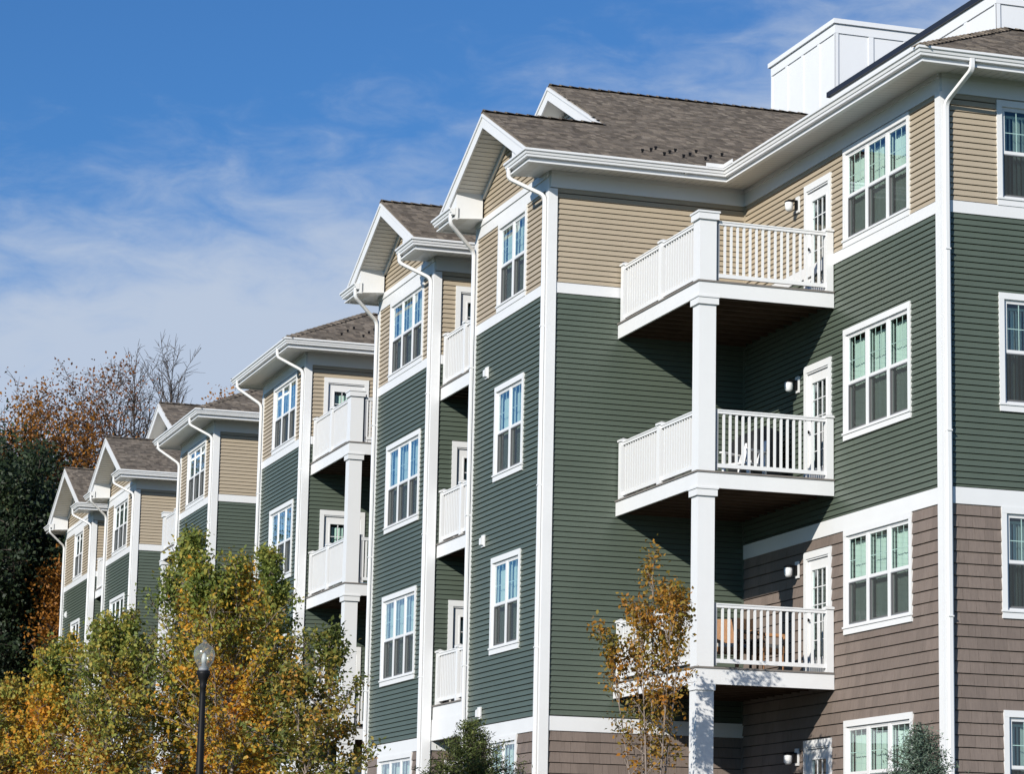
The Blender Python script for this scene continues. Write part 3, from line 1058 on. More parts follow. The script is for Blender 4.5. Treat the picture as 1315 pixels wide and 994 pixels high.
# hip roofs of bays 3 and 4
def hip(b):
    yn, yf = BAYS[b]
    e0, e1, ex = yn - 0.65, yf + 0.65, XB - 0.65
    ym = (yn + yf) / 2
    t = 2.5
    zt = EZ + SL * t
    roof([(ex, e0), (3.0, e0), (3.0, e0 + t), (ex + t, e0 + t)], (0, 1), e0, EZ, SL, 20 + b)
    roof([(ex, e1), (ex, e0), (ex + t, e0 + t), (ex + t, e1 - t)], (1, 0), ex, EZ, SL, 30 + b, False)
    roof([(3.0, e1), (ex, e1), (ex + t, e1 - t), (3.0, e1 - t)], (0, -1), -e1, EZ, SL, 40 + b, False)
    ob('roof', MB().prism([(ex + t, e0 + t, zt), (3.0, e0 + t, zt), (3.0, e1 - t, zt), (ex + t, e1 - t, zt)][::1], (0, 0, -0.04)), 'shingle', bldg)
    ridge_cap((ex, e0, EZ - 0.015), (ex + t, e0 + t, zt))
    ridge_cap((ex, e1, EZ - 0.015), (ex + t, e1 - t, zt))
    ridge_cap((ex + t, e0 + t, zt), (3.0, e0 + t, zt))
hip(3)
hip(4)
# low roof over the rest of the main body
for y0, y1 in ((19.6, 24.9), (30.4, 35.1), (40.7, 46.6)):
    roof([(-0.67, y0), (-0.67, y1), (2.3, y1), (2.3, y0)], (1, 0), -0.65, EZ, SL, 50, False)
ob('flat_roof', MB().box(2.3, 14.6, 2.5, 60.5, 10.3, 10.45), 'coping', bldg)
roof([(14.65, 2.4), (14.65, 60.5), (14.0, 60.5), (14.0, 2.4)], (-1, 0), -14.65, EZ, 2.0, 51, False)
ob('rear_gable', MB().poly([(14.6, -0.6, 9.1), (14.6, 2.35, 9.1), (14.6, 2.35, EZ + 1.45)]), 'tan', bldg)

# ------------------------------------------------------------------ gutters, fascia, soffits, downspouts
GUT = [(o_ + 0.095, z_ - 0.052) for o_, z_ in ((0.50, 9.222), (0.50, 9.085), (0.570, 9.085), (0.574, 9.122), (0.590, 9.130), (0.600, 9.172), (0.625, 9.184), (0.625, 9.222), (0.610, 9.222), (0.605, 9.20), (0.515, 9.20))]
FAS = [(0.54, 9.18), (0.54, 8.945), (0.628, 8.945), (0.628, 8.972), (0.592, 8.974), (0.592, 9.18)]
def eave(path):
    g = ob('gutter', MB().sweep(GUT, path), 'white_b', bldg)
    ob('fascia', MB().sweep(FAS, path), 'white', bldg)
    ob('soffit', MB().sweep([(-0.02, 9.002), (0.55, 8.958), (0.55, 8.97), (-0.02, 9.014)], path), 'soffit', bldg)
    # board seams across the soffit
    se = MB()
    for i in range(len(path) - 1):
        a, b = Vector(path[i]), Vector(path[i + 1])
        d = (b - a)
        n = int(d.length / 0.14)
        t = d.normalized()
        o = Vector((-t.y, t.x))
        for k in range(n + 1):
            p = a + t * (0.07 + k * 0.14)
            if (p - a).length > d.length: break
            q0, q1 = p + o * 0.06, p + o * 0.54
            w = t * 0.004
            se.poly([(q0.x - w.x, q0.y - w.y, 8.9935), (q1.x - w.x, q1.y - w.y, 8.9565), (q1.x + w.x, q1.y + w.y, 8.9565), (q0.x + w.x, q0.y + w.y, 8.9935)])
    tag(ob('soffit_seams', se, 'grey', bldg), kind='stuff')
    return g
RET = 0.50
def xy(*p): return list(p)
eave([(14.0, 60.4), (14.0, 0), (0, 0), (0, 7.757), (XB, 7.757), (XB, 7.757 + RET)])
eave([(XB, BAYS[1][1] - RET), (XB, BAYS[1][1]), (-1.45, BAYS[1][1])])
eave([(-1.45, BAYS[2][0]), (XB, BAYS[2][0]), (XB, BAYS[2][0] + RET)])
eave([(XB, BAYS[2][1] - RET), (XB, BAYS[2][1]), (0, BAYS[2][1]), (0, BAYS[3][0]), (XB, BAYS[3][0]), (XB, BAYS[3][1]), (0, BAYS[3][1]), (0, BAYS[4][0]),
      (XB, BAYS[4][0]), (XB, BAYS[4][1]), (0, BAYS[4][1]), (0, BAYS[5][0]), (XB, BAYS[5][0]), (XB, BAYS[5][0] + RET)])
eave([(XB, BAYS[5][1] - RET), (XB, BAYS[5][1]), (-1.45, BAYS[5][1])])
eave([(-1.45, BAYS[6][0]), (XB, BAYS[6][0]), (XB, BAYS[6][0] + RET)])
eave([(XB, BAYS[6][1] - RET), (XB, BAYS[6][1]), (0, BAYS[6][1])])
# splash guard in the inside gutter corner
sg = MB()
sg.box(-1.05, -0.717, 7.03, 7.045, 9.165, 9.235)
sg.box(-0.732, -0.717, 6.62, 7.03, 9.165, 9.235)
ob('splash_guard', sg, 'white_b', bldg)

def pipe(pts, wx=0.04, wy=0.03, nrm=(0, 1, 0)):
    """downspout: rounded rectangular pipe along points"""
    mb = MB()
    P = [Vector(p) for p in pts]
    # round the elbows
    Q = [P[0]]
    for i in range(1, len(P) - 1):
        a, b, c = P[i - 1], P[i], P[i + 1]
        r = min(0.10, (b - a).length * 0.4, (c - b).length * 0.4)
        u, v = (a - b).normalized(), (c - b).normalized()
        for t in (0, 0.25, 0.5, 0.75, 1):
            s0, s1 = b + u * r * (1 - t), b + v * r * t
            Q.append(s0.lerp(s1, t))
    Q.append(P[-1])
    sec = [(1, 0.55), (0.75, 1), (-0.75, 1), (-1, 0.55), (-1, -0.55), (-0.75, -1), (0.75, -1), (1, -0.55)]
    n0 = 0
    for i, p in enumerate(Q):
        t = (Q[min(i + 1, len(Q) - 1)] - Q[max(i - 1, 0)]).normalized()
        a = Vector(nrm).normalized()
        a = (a - t * a.dot(t)).normalized()
        b = t.cross(a)
        for x, y in sec:
            mb.v.append(tuple(p + a * wx * x + b * wy * y))
    k = len(sec)
    for i in range(len(Q) - 1):
        for j in range(k):
            q = (j + 1) % k
            mb.f.append((i * k + j, i * k + q, (i + 1) * k + q, (i + 1) * k + j))
    mb.f.append(tuple(range(k)))
    mb.f.append(tuple((len(Q) - 1) * k + j for j in reversed(range(k))))
    o = ob('downspout', mb, 'white_b', bldg, smooth=False)
    for z in (6.2, 3.4, 0.6, -1.8):
        p = P[-1]
        st = MB().box(p.x - 0.043, p.x + 0.043, p.y - 0.043, p.y + 0.043, z, z + 0.022)
        ob('strap', st, 'white', o)
    return o
# corner block: from the front gutter back to its corner board
pipe([(0.20, -0.655, 9.07), (0.20, -0.655, 8.90), (0.05, -0.075, 8.52), (0.05, -0.075, BASE + 0.1)], nrm=(1, 0, 0))
def bay_spouts(b, gable):
    yn, yf = BAYS[b]
    yy = (yn + RET - 0.12) if gable else (yn + 0.30)
    pipe([(XB - 0.655, yy, 9.07), (XB - 0.655, yy, 8.88), (XB - 0.078, yn + 0.075, 8.55), (XB - 0.078, yn + 0.075, BASE + 0.1)])
    yy = (yf - RET + 0.12) if gable else (yf + 0.2)
    pipe([(XB - 0.655, yy, 9.07), (XB - 0.655, yy, 8.88), (XB - 0.078, yf - 0.055, 8.45), (XB - 0.078, yf - 0.055, BASE + 0.1)])
for b in BAYS: bay_spouts(b, b in (1, 2, 5, 6))

# snow guards
sgm = MB()
SGS = 0.62
sgm.box(-0.03, 0.03, 0.0, 0.12, -0.005, 0.012)
sgm.box(-0.028, 0.028, -0.012, 0.0, 0.0, 0.095)
sgm.box(-0.045, 0.045, -0.022, -0.012, 0.035, 0.10)
sgm.v = [(x * SGS, y * SGS, z * SGS) for x, y, z in sgm.v]
sgm = sgm.mesh('snow_guard', 'dark')
sgl = [(-2.02, 7.67), (-1.79, 7.85), (-1.63, 8.04), (-1.63, 7.6), (-1.44, 7.83), (-1.26, 8.02), (-1.27, 7.58), (-1.06, 7.81), (-0.82, 8.12), (-0.85, 7.58), (-0.67, 7.8), (-0.33, 8.09)]
for x, y in sgl: put('snow_guard', sgm, bldg, (x, y, EZ + 0.5 * (y - 7.107) + 0.012))
for i in range(9):
    y = 6.9 - i * 0.62
    for k, dx in ((0, -0.36), (1, -0.12)):
        if k == 0 or i % 2: put('snow_guard', sgm, bldg, (dx, y - 0.2 * k, EZ + 0.5 * (dx + 0.65) + 0.012), -math.pi / 2)
for b, xs in ((2, (-2.6, -2.3, -2.0, -2.45)), (3, (-2.95, -2.72, -2.5, -2.42, -2.2, -2.0, -1.9, -1.75, -1.6))):
    y0 = BAYS[b][0] - 0.65
    for i, x in enumerate(xs):
        dy = (0.42, 0.75, 1.02)[i % 3]
        put('snow_guard', sgm, bldg, (x, y0 + dy, EZ + 0.5 * dy + 0.012))

# ------------------------------------------------------------------ rooftop enclosures
def enclosure(x0, x1, y0, y1, z0, z1, copc, nb_y, nb_x):
    o = ob('rooftop_enclosure', MB().box(x0, x1, y0, y1, z0, z1 - 0.1), 'panel', bldg)
    bt = MB()
    w = 0.11
    for i in range(nb_y + 1):
        y = y0 + (y1 - y0) * i / nb_y
        bt.box(x0 - 0.02, x0, max(y0 - 0.02, y - w / 2), min(y1, y + w / 2), z0, z1 - 0.30)
    for i in range(nb_x + 1):
        x = x0 + (x1 - x0) * i / nb_x
        bt.box(max(x0 - 0.02, x - w / 2), min(x1, x + w / 2), y0 - 0.022, y0, z0, z1 - 0.30)
    bt.box(x0 - 0.025, x1, y0 - 0.026, y0, z1 - 0.30, z1 - 0.1)
    bt.box(x0 - 0.025, x0, y0, y1, z1 - 0.30, z1 - 0.1)
    ob('batten', bt, 'panel', o)
    ob('coping', MB().box(x0 - 0.07, x1 + 0.07, y0 - 0.07, y1 + 0.07, z1 - 0.1, z1), copc, o)
    return o
enclosure(4.5, 6.9, 13.75, 17.1, 10.4, 14.58, 'panel', 4, 3)
enclosure(2.36, 13.6, 2.62, 9.25, 10.2, 11.52, 'coping', 6, 11)

# ------------------------------------------------------------------ balconies
def post_mesh():
    mb = MB().box(-0.062, 0.062, -0.062, 0.062, 0.0, 1.02)
    return mb.mesh('post', 'white_b')
def cap_mesh():
    mb = MB().box(-0.082, 0.082, -0.082, 0.082, 1.02, 1.055)
    n = len(mb.v)
    mb.v += [(-0.082, -0.082, 1.056), (0.082, -0.082, 1.056), (0.082, 0.082, 1.056), (-0.082, 0.082, 1.056), (0, 0, 1.095)]
    mb.f += [(n, n + 1, n + 4), (n + 1, n + 2, n + 4), (n + 2, n + 3, n + 4), (n + 3, n, n + 4)]
    return mb.mesh('post_cap', 'white_b')
POST, CAP = post_mesh(), cap_mesh()
BAL = MB().box(-0.018, 0.018, -0.018, 0.018, 0.135, 0.955).mesh('baluster', 'white_b')
def railing(bal, p0, p1, zf, posts=(0.0, 0.5, 1.0), ends=(True, True)):
    """rail between plan points with posts at fractions"""
    p0, p1 = Vector(p0), Vector(p1)
    d = p1 - p0
    t = d.normalized()
    o = Vector((-t.y, t.x))
    ang = math.atan2(t.y, t.x)
    pts = [f for f in posts]
    for f in pts:
        q = p0 + d * f
        po = put('post', POST, bal, (q.x, q.y, zf))
        put('post_cap', CAP, bal, (q.x, q.y, zf))
    stops = sorted(set([0.0, 1.0] + pts))
    for a, b in zip(stops[:-1], stops[1:]):
        qa, qb = p0 + d * a, p0 + d * b
        L_ = (qb - qa).length
        m = (qa + qb) / 2
        mb = MB().box(-L_ / 2 + 0.063, L_ / 2 - 0.063, -0.032, 0.032, 0.955, 1.0)
        mb.box(-L_ / 2 + 0.063, L_ / 2 - 0.063, -0.042, 0.042, 1.0, 1.022)
        ob('top_rail', mb, 'white_b', bal, (m.x, m.y, zf), ang)
        ob('bottom_rail', MB().box(-L_ / 2 + 0.063, L_ / 2 - 0.063, -0.025, 0.025, 0.07, 0.135), 'white_b', bal, (m.x, m.y, zf), ang)
        n = max(1, round((L_ - 0.125) / 0.112) - 1)
        for i in range(n):
            x = (-L_ / 2 + 0.0625) + (L_ - 0.125) * (i + 1) / (n + 1)
            q = m + t * x
            put('baluster', BAL, bal, (q.x, q.y, zf), ang)
def deck(x0, x1, y0, y1, zf, near, far):
    """balcony platform; fascia on the -X side, plus near (-Y) and far (+Y) sides when open"""
    fa = MB()
    h = 0.245
    fa.box(x0, x0 + 0.035, y0, y1, zf - h - 0.03, zf - 0.03)
    if near: fa.box(x0 + 0.035, x1, y0, y0 + 0.035, zf - h - 0.03, zf - 0.03)
    if far: fa.box(x0 + 0.035, x1, y1 - 0.035, y1, zf - h - 0.03, zf - 0.03)
    b = ob('balcony', fa, 'white', bldg)
    dk = MB()
    y = y0 - (0.02 if near else 0)
    ye = y1 + (0.02 if far else 0)
    n = max(1, round((ye - y) / 0.142))
    w = (ye - y) / n
    for i in range(n):
        dk.box(x0 - 0.02, x1, y + i * w + 0.003, y + (i + 1) * w - 0.003, zf - 0.028, zf)
    ob('decking', dk, 'deck', b)
    n = max(2, round((y1 - y0) / 0.36))
    jm = MB().box(x0 + 0.036, x1 - 0.002, -0.02, 0.02, zf - 0.23, zf - 0.029).mesh('joist', 'wood')
    for i in range(n + 1):
        put('joist', jm, b, (0, min(max(y0 + (y1 - y0) * i / n, y0 + 0.06), y1 - 0.06), 0))
    return b
def column(cx, cy, zs, topcap):
    """square white column standing under and through the decks"""
    hw = 0.148
    for za, zb in zs:
        o = ob('column', MB().box(cx - hw, cx + hw, cy - hw, cy + hw, za, zb), 'white_b', bldg)
        ob('capital', MB().box(cx - hw - 0.022, cx + hw + 0.022, cy - hw - 0.022, cy + hw + 0.022, zb - 0.10, zb), 'white_b', o)
def rail_pier(bal, cx, cy, zf, h):
    hw = 0.145
    o = ob('pier', MB().box(cx - hw, cx + hw, cy - hw, cy + hw, zf, zf + h), 'white_b', bal)
    ob('pier_cap', MB().box(cx - hw - 0.035, cx + hw + 0.035, cy - hw - 0.035, cy + hw + 0.035, zf + h - 0.11, zf + h).box(cx - hw - 0.05, cx + hw + 0.05, cy - hw - 0.05, cy + hw + 0.05, zf + h, zf + h + 0.03), 'white_b', bal)

# corner-block balconies (open on the -X and -Y sides)
DX, DY = -2.41, 3.905
cxa, cya = DX + 0.160, DY + 0.160
for i in (1, 2, 3):
    zf = FLOORS[i]
    b = deck(DX, -0.02, DY, 7.757 - 0.02, zf, True, False)
    railing(b, (DX + 0.085, 7.625), (DX + 0.085, cya + 0.09), zf, (0.0, 0.535))
    railing(b, (cxa + 0.14, DY + 0.075), (-0.085, DY + 0.075), zf, (1.0,))
    ob('rail_bracket', MB().box(cxa + 0.15, cxa + 0.215, DY + 0.055, DY + 0.10, zf + 0.03, zf + 1.03), 'grey', b)
    rail_pier(b, cxa, cya, zf, 1.13 if i == 3 else 2.85)
column(cxa, cya, [(BASE, FLOORS[1] - 0.276), (FLOORS[1] + 2.851, FLOORS[2] - 0.2755), (FLOORS[2] + 2.851, FLOORS[3] - 0.2755)], True)
# recess balconies between bays 1-2 and 5-6
for y0, y1 in ((BAYS[1][1], BAYS[2][0]), (BAYS[5][1], BAYS[6][0])):
    for i in (1, 2, 3):
        zf = FLOORS[i]
        b = deck(-3.54, -1.42, y0 + 0.04, y1 - 0.02, zf, False, False)
        railing(b, (-3.45, y1 - 0.11), (-3.45, y0 + 0.12), zf, (0.0, 0.52, 1.0))
        if i == 1:
            ob('beam', MB().box(-3.56, -3.50, y0 + 0.04, y1 - 0.02, -0.62, -0.22), 'white', bldg)
# deep balconies beside bays 3 and 4
CX = -3.53
for near, y0, y1 in ((True, 21.95, BAYS[3][0]), (False, BAYS[4][1], 43.65)):
    cyb = y0 + 0.16 if near else y1 - 0.16
    for i in (1, 2, 3):
        zf = FLOORS[i]
        b = deck(CX, -0.02, y0 if near else y0 + 0.04, y1 - 0.02 if near else y1, zf, near, not near)
        if near:
            railing(b, (CX + 0.085, y1 - 0.12), (CX + 0.085, cyb + 0.09), zf, (0.0, 0.5))
            railing(b, (CX + 0.30, y0 + 0.075), (-0.085, y0 + 0.075), zf, (0.52, 1.0))
            ob('rail_bracket', MB().box(CX + 0.31, CX + 0.385, y0 + 0.05, y0 + 0.11, zf + 0.02, zf + 1.08), 'grey', b)
        else:
            railing(b, (CX + 0.085, y0 + 0.12), (CX + 0.085, cyb - 0.09), zf, (0.0, 0.5))
            railing(b, (CX + 0.30, y1 - 0.075), (-0.085, y1 - 0.075), zf, (0.52, 1.0))
        rail_pier(b, CX + 0.16, cyb, zf, 1.13 if i == 3 else 2.85)
    column(CX + 0.16, cyb, [(BASE, FLOORS[1] - 0.276), (FLOORS[1] + 2.851, FLOORS[2] - 0.2755), (FLOORS[2] + 2.851, FLOORS[3] - 0.2755)], True)

# ------------------------------------------------------------------ things on the balconies
def armchair(loc, rz, label):
    t = bpy.data.objects.new('armchair', None)
    col.objects.link(t)
    t.location, t.rotation_euler = loc, (0, 0, rz)
    tag(t, label, 'chair', 'wicker chairs on the balcony above the brown storey')
    ob('seat', MB().box(-0.28, 0.28, -0.27, 0.27, 0.33, 0.41), 'wicker', t)
    ob('cushion', MB().box(-0.25, 0.25, -0.26, 0.22, 0.411, 0.47), 'cushion', t)
    bk = MB().prism([(-0.28, 0.22, 0.41), (-0.28, 0.28, 0.41), (-0.26, 0.40, 0.90), (-0.26, 0.34, 0.92)], (0.54, 0, 0))
    ob('backrest', bk, 'wicker', t)
    for s in (-1, 1):
        ob('arm', MB().tube([(s * 0.29, 0.30, 0.70), (s * 0.31, 0.05, 0.66), (s * 0.31, -0.25, 0.63), (s * 0.30, -0.28, 0.5), (s * 0.29, -0.27, 0.34)], [0.03, 0.034, 0.034, 0.03, 0.026], 7), 'wicker', t)
        for y in (-0.25, 0.25):
            ob('leg', MB().tube([(s * 0.26, y, 0.34), (s * 0.27, y * 1.06, 0.0)], [0.024, 0.018], 7), 'wicker', t)
armchair((-0.95, 4.75, FLOORS[1]), R(30), 'wicker armchair with cushion beside the white door on the lowest corner balcony')
armchair((-1.55, 5.0, FLOORS[1]), R(-25), 'wicker armchair standing near the white column on the lowest corner balcony')
t = bpy.data.objects.new('side_table', None)
col.objects.link(t)
t.location = (-1.25, 4.45, FLOORS[1])
tag(t, 'small round dark side table between two wicker armchairs', 'table')
ob('table_top', MB().lathe([(0, 0.47), (0.24, 0.47), (0.24, 0.50), (0, 0.50)], 18), 'dark', t)
ob('leg', MB().tube([(0, 0, 0.02), (0, 0, 0.47)], [0.025, 0.025], 8), 'dark', t)
ob('base', MB().lathe([(0, 0.0), (0.17, 0.0), (0.17, 0.02), (0, 0.03)], 16), 'dark', t)
t = bpy.data.objects.new('grill', None)
col.objects.link(t)
t.location = (-0.45, 6.2, FLOORS[2])
t.rotation_euler = (0, 0, R(-90))
tag(t, 'barbecue grill under a black fabric cover on the middle corner balcony', 'grill')
gmb = MB()
gmb.prism([(-0.55, -0.26, 0.02), (-0.55, 0.26, 0.02), (-0.55, 0.25, 0.82), (-0.52, 0.22, 1.04), (-0.52, -0.05, 1.13), (-0.52, -0.24, 0.98), (-0.55, -0.27, 0.8)], (1.1, 0, 0))
ob('cover', gmb, 'cover', t)
for sx in (-0.4, 0.4): ob('wheel', MB().tube([(sx - 0.02, -0.18, 0.06), (sx + 0.02, -0.18, 0.06)], [0.06, 0.06], 12), 'dark', t)
def patio_chair(loc, rz, label):
    t = bpy.data.objects.new('patio_chair', None)
    col.objects.link(t)
    t.location, t.rotation_euler = loc, (0, 0, rz)
    tag(t, label, 'chair')
    ob('seat', MB().box(-0.24, 0.24, -0.24, 0.22, 0.40, 0.43), 'white_b', t)
    bk = MB()
    for i in range(5):
        x = -0.2 + i * 0.1
        bk.prism([(x - 0.035, 0.20, 0.43), (x + 0.035, 0.20, 0.43), (x + 0.035, 0.33, 0.92 - abs(i - 2) * 0.03), (x - 0.035, 0.33, 0.92 - abs(i - 2) * 0.03)], (0, 0.018, 0))
    ob('backrest', bk, 'white_b', t)
    for s in (-1, 1):
        ob('arm', MB().box(s * 0.28 - 0.045, s * 0.28 + 0.045, -0.26, 0.26, 0.62, 0.645), 'white_b', t)
        for y in (-0.22, 0.22):
            ob('leg', MB().prism([(s * 0.26 - 0.03, y - 0.02, 0.0), (s * 0.26 + 0.03, y - 0.02, 0.0), (s * 0.26 + 0.03, y + 0.02, 0.0), (s * 0.26 - 0.03, y + 0.02, 0.0)], (0, 0, 0.62 if y < 0 else 0.62)), 'white_b', t)
patio_chair((-0.9, 5.6, FLOORS[2]), R(-60), 'white slatted patio chair next to the covered grill')
tag(ob('outdoor_rug', MB().box(-3.2, -0.5, 22.0, 24.6, FLOORS[2] + 0.002, FLOORS[2] + 0.014), 'rug'), 'blue outdoor rug lying on a balcony deck with white railing', 'rug')

# ------------------------------------------------------------------ lamp post
def lamp_post(x, y, zt):
    g = gz(x, y)
    t = bpy.data.objects.new('street_lamp', None)
    col.objects.link(t)
    t.location = (x, y, g)
    tag(t, 'black lamp post with clear acorn glass globe in front of the birch trees', 'street lamp')
    H = zt - g                              # top of post, bottom of globe
    ob('post', MB().lathe([(0, 0.0), (0.16, 0.0), (0.16, 0.10), (0.12, 0.14), (0.105, 0.5), (0.07, 0.62), (0.055, 0.7), (0.038, H - 0.30), (0.038, H - 0.22), (0.05, H - 0.20), (0.038, H - 0.17), (0.06, H - 0.10),
                           (0.085, H - 0.04), (0.085, H - 0.0), (0, H)], 20), 'dark', t, smooth=True)
    fi = ob('fitter', MB().lathe([(0.0, H), (0.062, H), (0.066, H + 0.03), (0.05, H + 0.055), (0.03, H + 0.065), (0.03, H + 0.10), (0.0, H + 0.10)], 16), 'grey', t, smooth=True)
    gl = ob('globe', MB().lathe([(0.062, H + 0.02), (0.08, H + 0.06), (0.118, H + 0.125), (0.134, H + 0.20), (0.130, H + 0.25), (0.108, H + 0.295), (0.060, H + 0.335), (0.03, H + 0.36), (0.022, H + 0.385), (0.0, H + 0.40)], 28), 'globe', t, smooth=True)
    ob('bulb', MB().lathe([(0, H + 0.10), (0.03, H + 0.10), (0.035, H + 0.15), (0.025, H + 0.21), (0, H + 0.23)], 12), 'white_b', t, smooth=True)
    return t
def at_px(u, v, D):
    r = (c_f * 3612.9 + c_r * (u - 657.5) - c_u * (v - 497)).normalized()
    return CAM + r * D
pl = at_px(262, 850, 36.0)
lamp_post(pl.x, pl.y, pl.z - 0.12)

# ------------------------------------------------------------------ trees
def leaf_mesh(name, pos, size, mat, up_bias=0.4, aspect=0.62, seed=0, jitter=0.35, flat=None):
    g = np.random.default_rng(seed)
    n = len(pos)
    pos = np.asarray(pos, dtype=float)
    nr = g.normal(size=(n, 3))
    nr[:, 2] += up_bias
    nr /= np.linalg.norm(nr, axis=1, keepdims=True)
    a = g.normal(size=(n, 3))
    a -= nr * (a * nr).sum(1, keepdims=True)
    a /= np.linalg.norm(a, axis=1, keepdims=True)
    b = np.cross(nr, a)
    s = size * (1 + jitter * g.uniform(-1, 1, size=(n, 1)))
    l, w = s * 0.5, s * 0.5 * aspect
    fold = nr * s * 0.10
    v = np.stack([pos - a * l, pos + b * w + fold - a * l * 0.15, pos + a * l, pos - b * w + fold - a * l * 0.15], axis=1).reshape(-1, 3)
    me = bpy.data.meshes.new(name)
    me.vertices.add(4 * n)
    me.vertices.foreach_set('co', v.ravel())
    me.loops.add(4 * n)
    me.loops.foreach_set('vertex_index', np.arange(4 * n, dtype=np.int32))
    me.polygons.add(n)
    me.polygons.foreach_set('loop_start', np.arange(0, 4 * n, 4, dtype=np.int32))
    me.polygons.foreach_set('loop_total', np.full(n, 4, dtype=np.int32))
    me.materials.append(M[mat])
    me.update(calc_edges=True)
    me.validate()
    return me

def tree(name, label, cat, x, y, ztop, base_t, prof, nbr, twigs, lpt, lsize, lmat, bmat, seed, stems=1, spread=0.3, elev=(35, 60),
         lean=0.02, sig=0.10, group=None, r0=None, gap=0.0, z0=None, trunk_r=0.02, up_bias=0.4, droop=0.0, twl=0.4):
    """stems rising from one foot; branches along each; twigs on branches; leaves round the twigs.
    prof(t) gives the crown radius at t (0 base of crown .. 1 top)."""
    rr = random.Random(seed)
    g = gz(x, y) if z0 is None else z0
    H = ztop - g
    t0 = bpy.data.objects.new(name, None)
    col.objects.link(t0)
    t0.location = (x, y, g)
    tag(t0, label, cat, group)
    wood = MB()
    leaves = []
    for s in range(stems):
        az = 2 * math.pi * s / max(1, stems) + rr.uniform(-0.4, 0.4)
        sp = spread * (0.0 if s == 0 else rr.uniform(0.5, 1.1))
        hs = H * (1.0 if s == 0 else rr.uniform(0.80, 0.99))
        n = 12
        path = []
        wx, wy = rr.uniform(-1, 1), rr.uniform(-1, 1)
        for i in range(n + 1):
            t = i / n
            o = sp * (t ** 0.8)
            path.append(Vector((math.cos(az) * o + lean * H * math.sin(t * 3 + wx) * 0.5, math.sin(az) * o + lean * H * math.sin(t * 2.4 + wy) * 0.5, hs * t)))
        R0 = (r0 or H * trunk_r) / math.sqrt(stems) ** 0.8
        wood.tube(path, [max(0.006, R0 * (1 - t / n) ** 0.9 + 0.004) for t in range(n + 1)], 7)
        def at(h):
            f = max(0, min(n - 1e-6, h / hs * n))
            i = int(f)
            return path[i].lerp(path[i + 1], f - i)
        nb = nbr // stems
        for k in range(nb):
            t = (k + rr.random()) / nb
            h = hs * (base_t + (1 - base_t) * t * 0.985)
            p = at(h)
            L_ = prof(t) * rr.uniform(0.55, 1.12) * (1.0 if stems == 1 else 0.72)
            a = k * 2.39996 + rr.uniform(-0.5, 0.5)
            e = R(rr.uniform(*elev)) * (0.75 + 0.5 * t)
            d = Vector((math.cos(a) * math.cos(e), math.sin(a) * math.cos(e), math.sin(e)))
            pts = [p]
            m = 5
            for i in range(1, m + 1):
                d = (d + Vector((rr.uniform(-0.18, 0.18), rr.uniform(-0.18, 0.18), rr.uniform(-0.08, 0.16) - droop))).normalized()
                pts.append(pts[-1] + d * (L_ / m))
            rb = max(0.004, R0 * 0.42 * (1 - t) ** 0.7)
            wood.tube(pts, [rb * (1 - 0.85 * i / m) + 0.0025 for i in range(m + 1)], 5)
            for q in range(twigs):
                f = (q + rr.random()) / twigs
                f = 0.15 + 0.85 * f
                i = min(m - 1, int(f * m))
                c = pts[i].lerp(pts[i + 1], f * m - i)
                td = (d + Vector((rr.gauss(0, 0.7), rr.gauss(0, 0.7), rr.gauss(0.1, 0.5)))).normalized()
                tl = twl * L_ * rr.uniform(0.5, 1.1) * (1.1 - 0.5 * f)
                tp = [c, c + td * tl * 0.5 + Vector((0, 0, 0.03 * tl)), c + td * tl]
                wood.tube(tp, [0.0055, 0.004, 0.0025] if lsize < 0.1 else [0.016, 0.011, 0.006], 3)
                if gap and rr.random() < (gap(t) if callable(gap) else gap): continue
                for _ in range(int(lpt * rr.uniform(0.5, 1.4) + rr.random())):
                    w = rr.random()
                    z = tp[0].lerp(tp[2], w)
                    leaves.append((z.x + rr.gauss(0, sig), z.y + rr.gauss(0, sig), z.z + rr.gauss(0, sig)))
    ob('trunk', wood, bmat, t0, smooth=True)
    if leaves: put('crown', leaf_mesh('crown', leaves, lsize, lmat, up_bias, seed=seed), t0)
    return t0, len(leaves)
NL = 0
def spire(r): return lambda t: r * (0.55 + 0.6 * math.sin(min(1, t * 1.15) * math.pi * 0.8)) * (1 - 0.72 * t ** 1.6)
def oval(r): return lambda t: r * (0.35 + 0.9 * math.sin(math.pi * min(1, 0.18 + 0.8 * t)) ** 0.8) * (1 - 0.35 * t * t)
BG = 'young birches in front of the building'
for (u, v, D, rad, nbr, lm, lab, st, sd) in (
        (305, 735, 41.5, 2.0, 110, 'leaf_birch', 'tall broad birch with mixed green and orange leaves beside the lamp post', 2, 21),
        (242, 700, 43.0, 1.15, 84, 'leaf_birch2', 'slim green birch spire reaching highest behind the lamp globe', 1, 22),
        (348, 718, 43.5, 1.0, 70, 'leaf_birch2', 'slim green birch spire rising above the orange crown', 1, 27),
        (425, 815, 40.5, 1.35, 50, 'leaf_bush', 'small bushy olive-green birch beside the deep balcony column', 2, 23),
        (165, 800, 42.0, 1.6, 76, 'leaf_birch2', 'green birch between the spire birch and the low golden birch', 2, 24),
        (85, 832, 43.5, 1.6, 76, 'leaf_birch', 'low golden birch next to the dark wood', 2, 25),
        (8, 880, 44.0, 1.5, 66, 'leaf_birch2', 'low wide green birch farthest from the lamp post', 2, 26)):
    p = at_px(u, v, D)
    _, n = tree('birch_tree', lab, 'tree', p.x, p.y, p.z, 0.24, spire(rad), nbr, 13, 21, 0.066, lm, 'bark_pale', sd, st, 0.6, (22, 58), 0.02, 0.072, BG, gap=0.36, trunk_r=0.0085)
    NL += n
p = at_px(838, 745, 42.6)
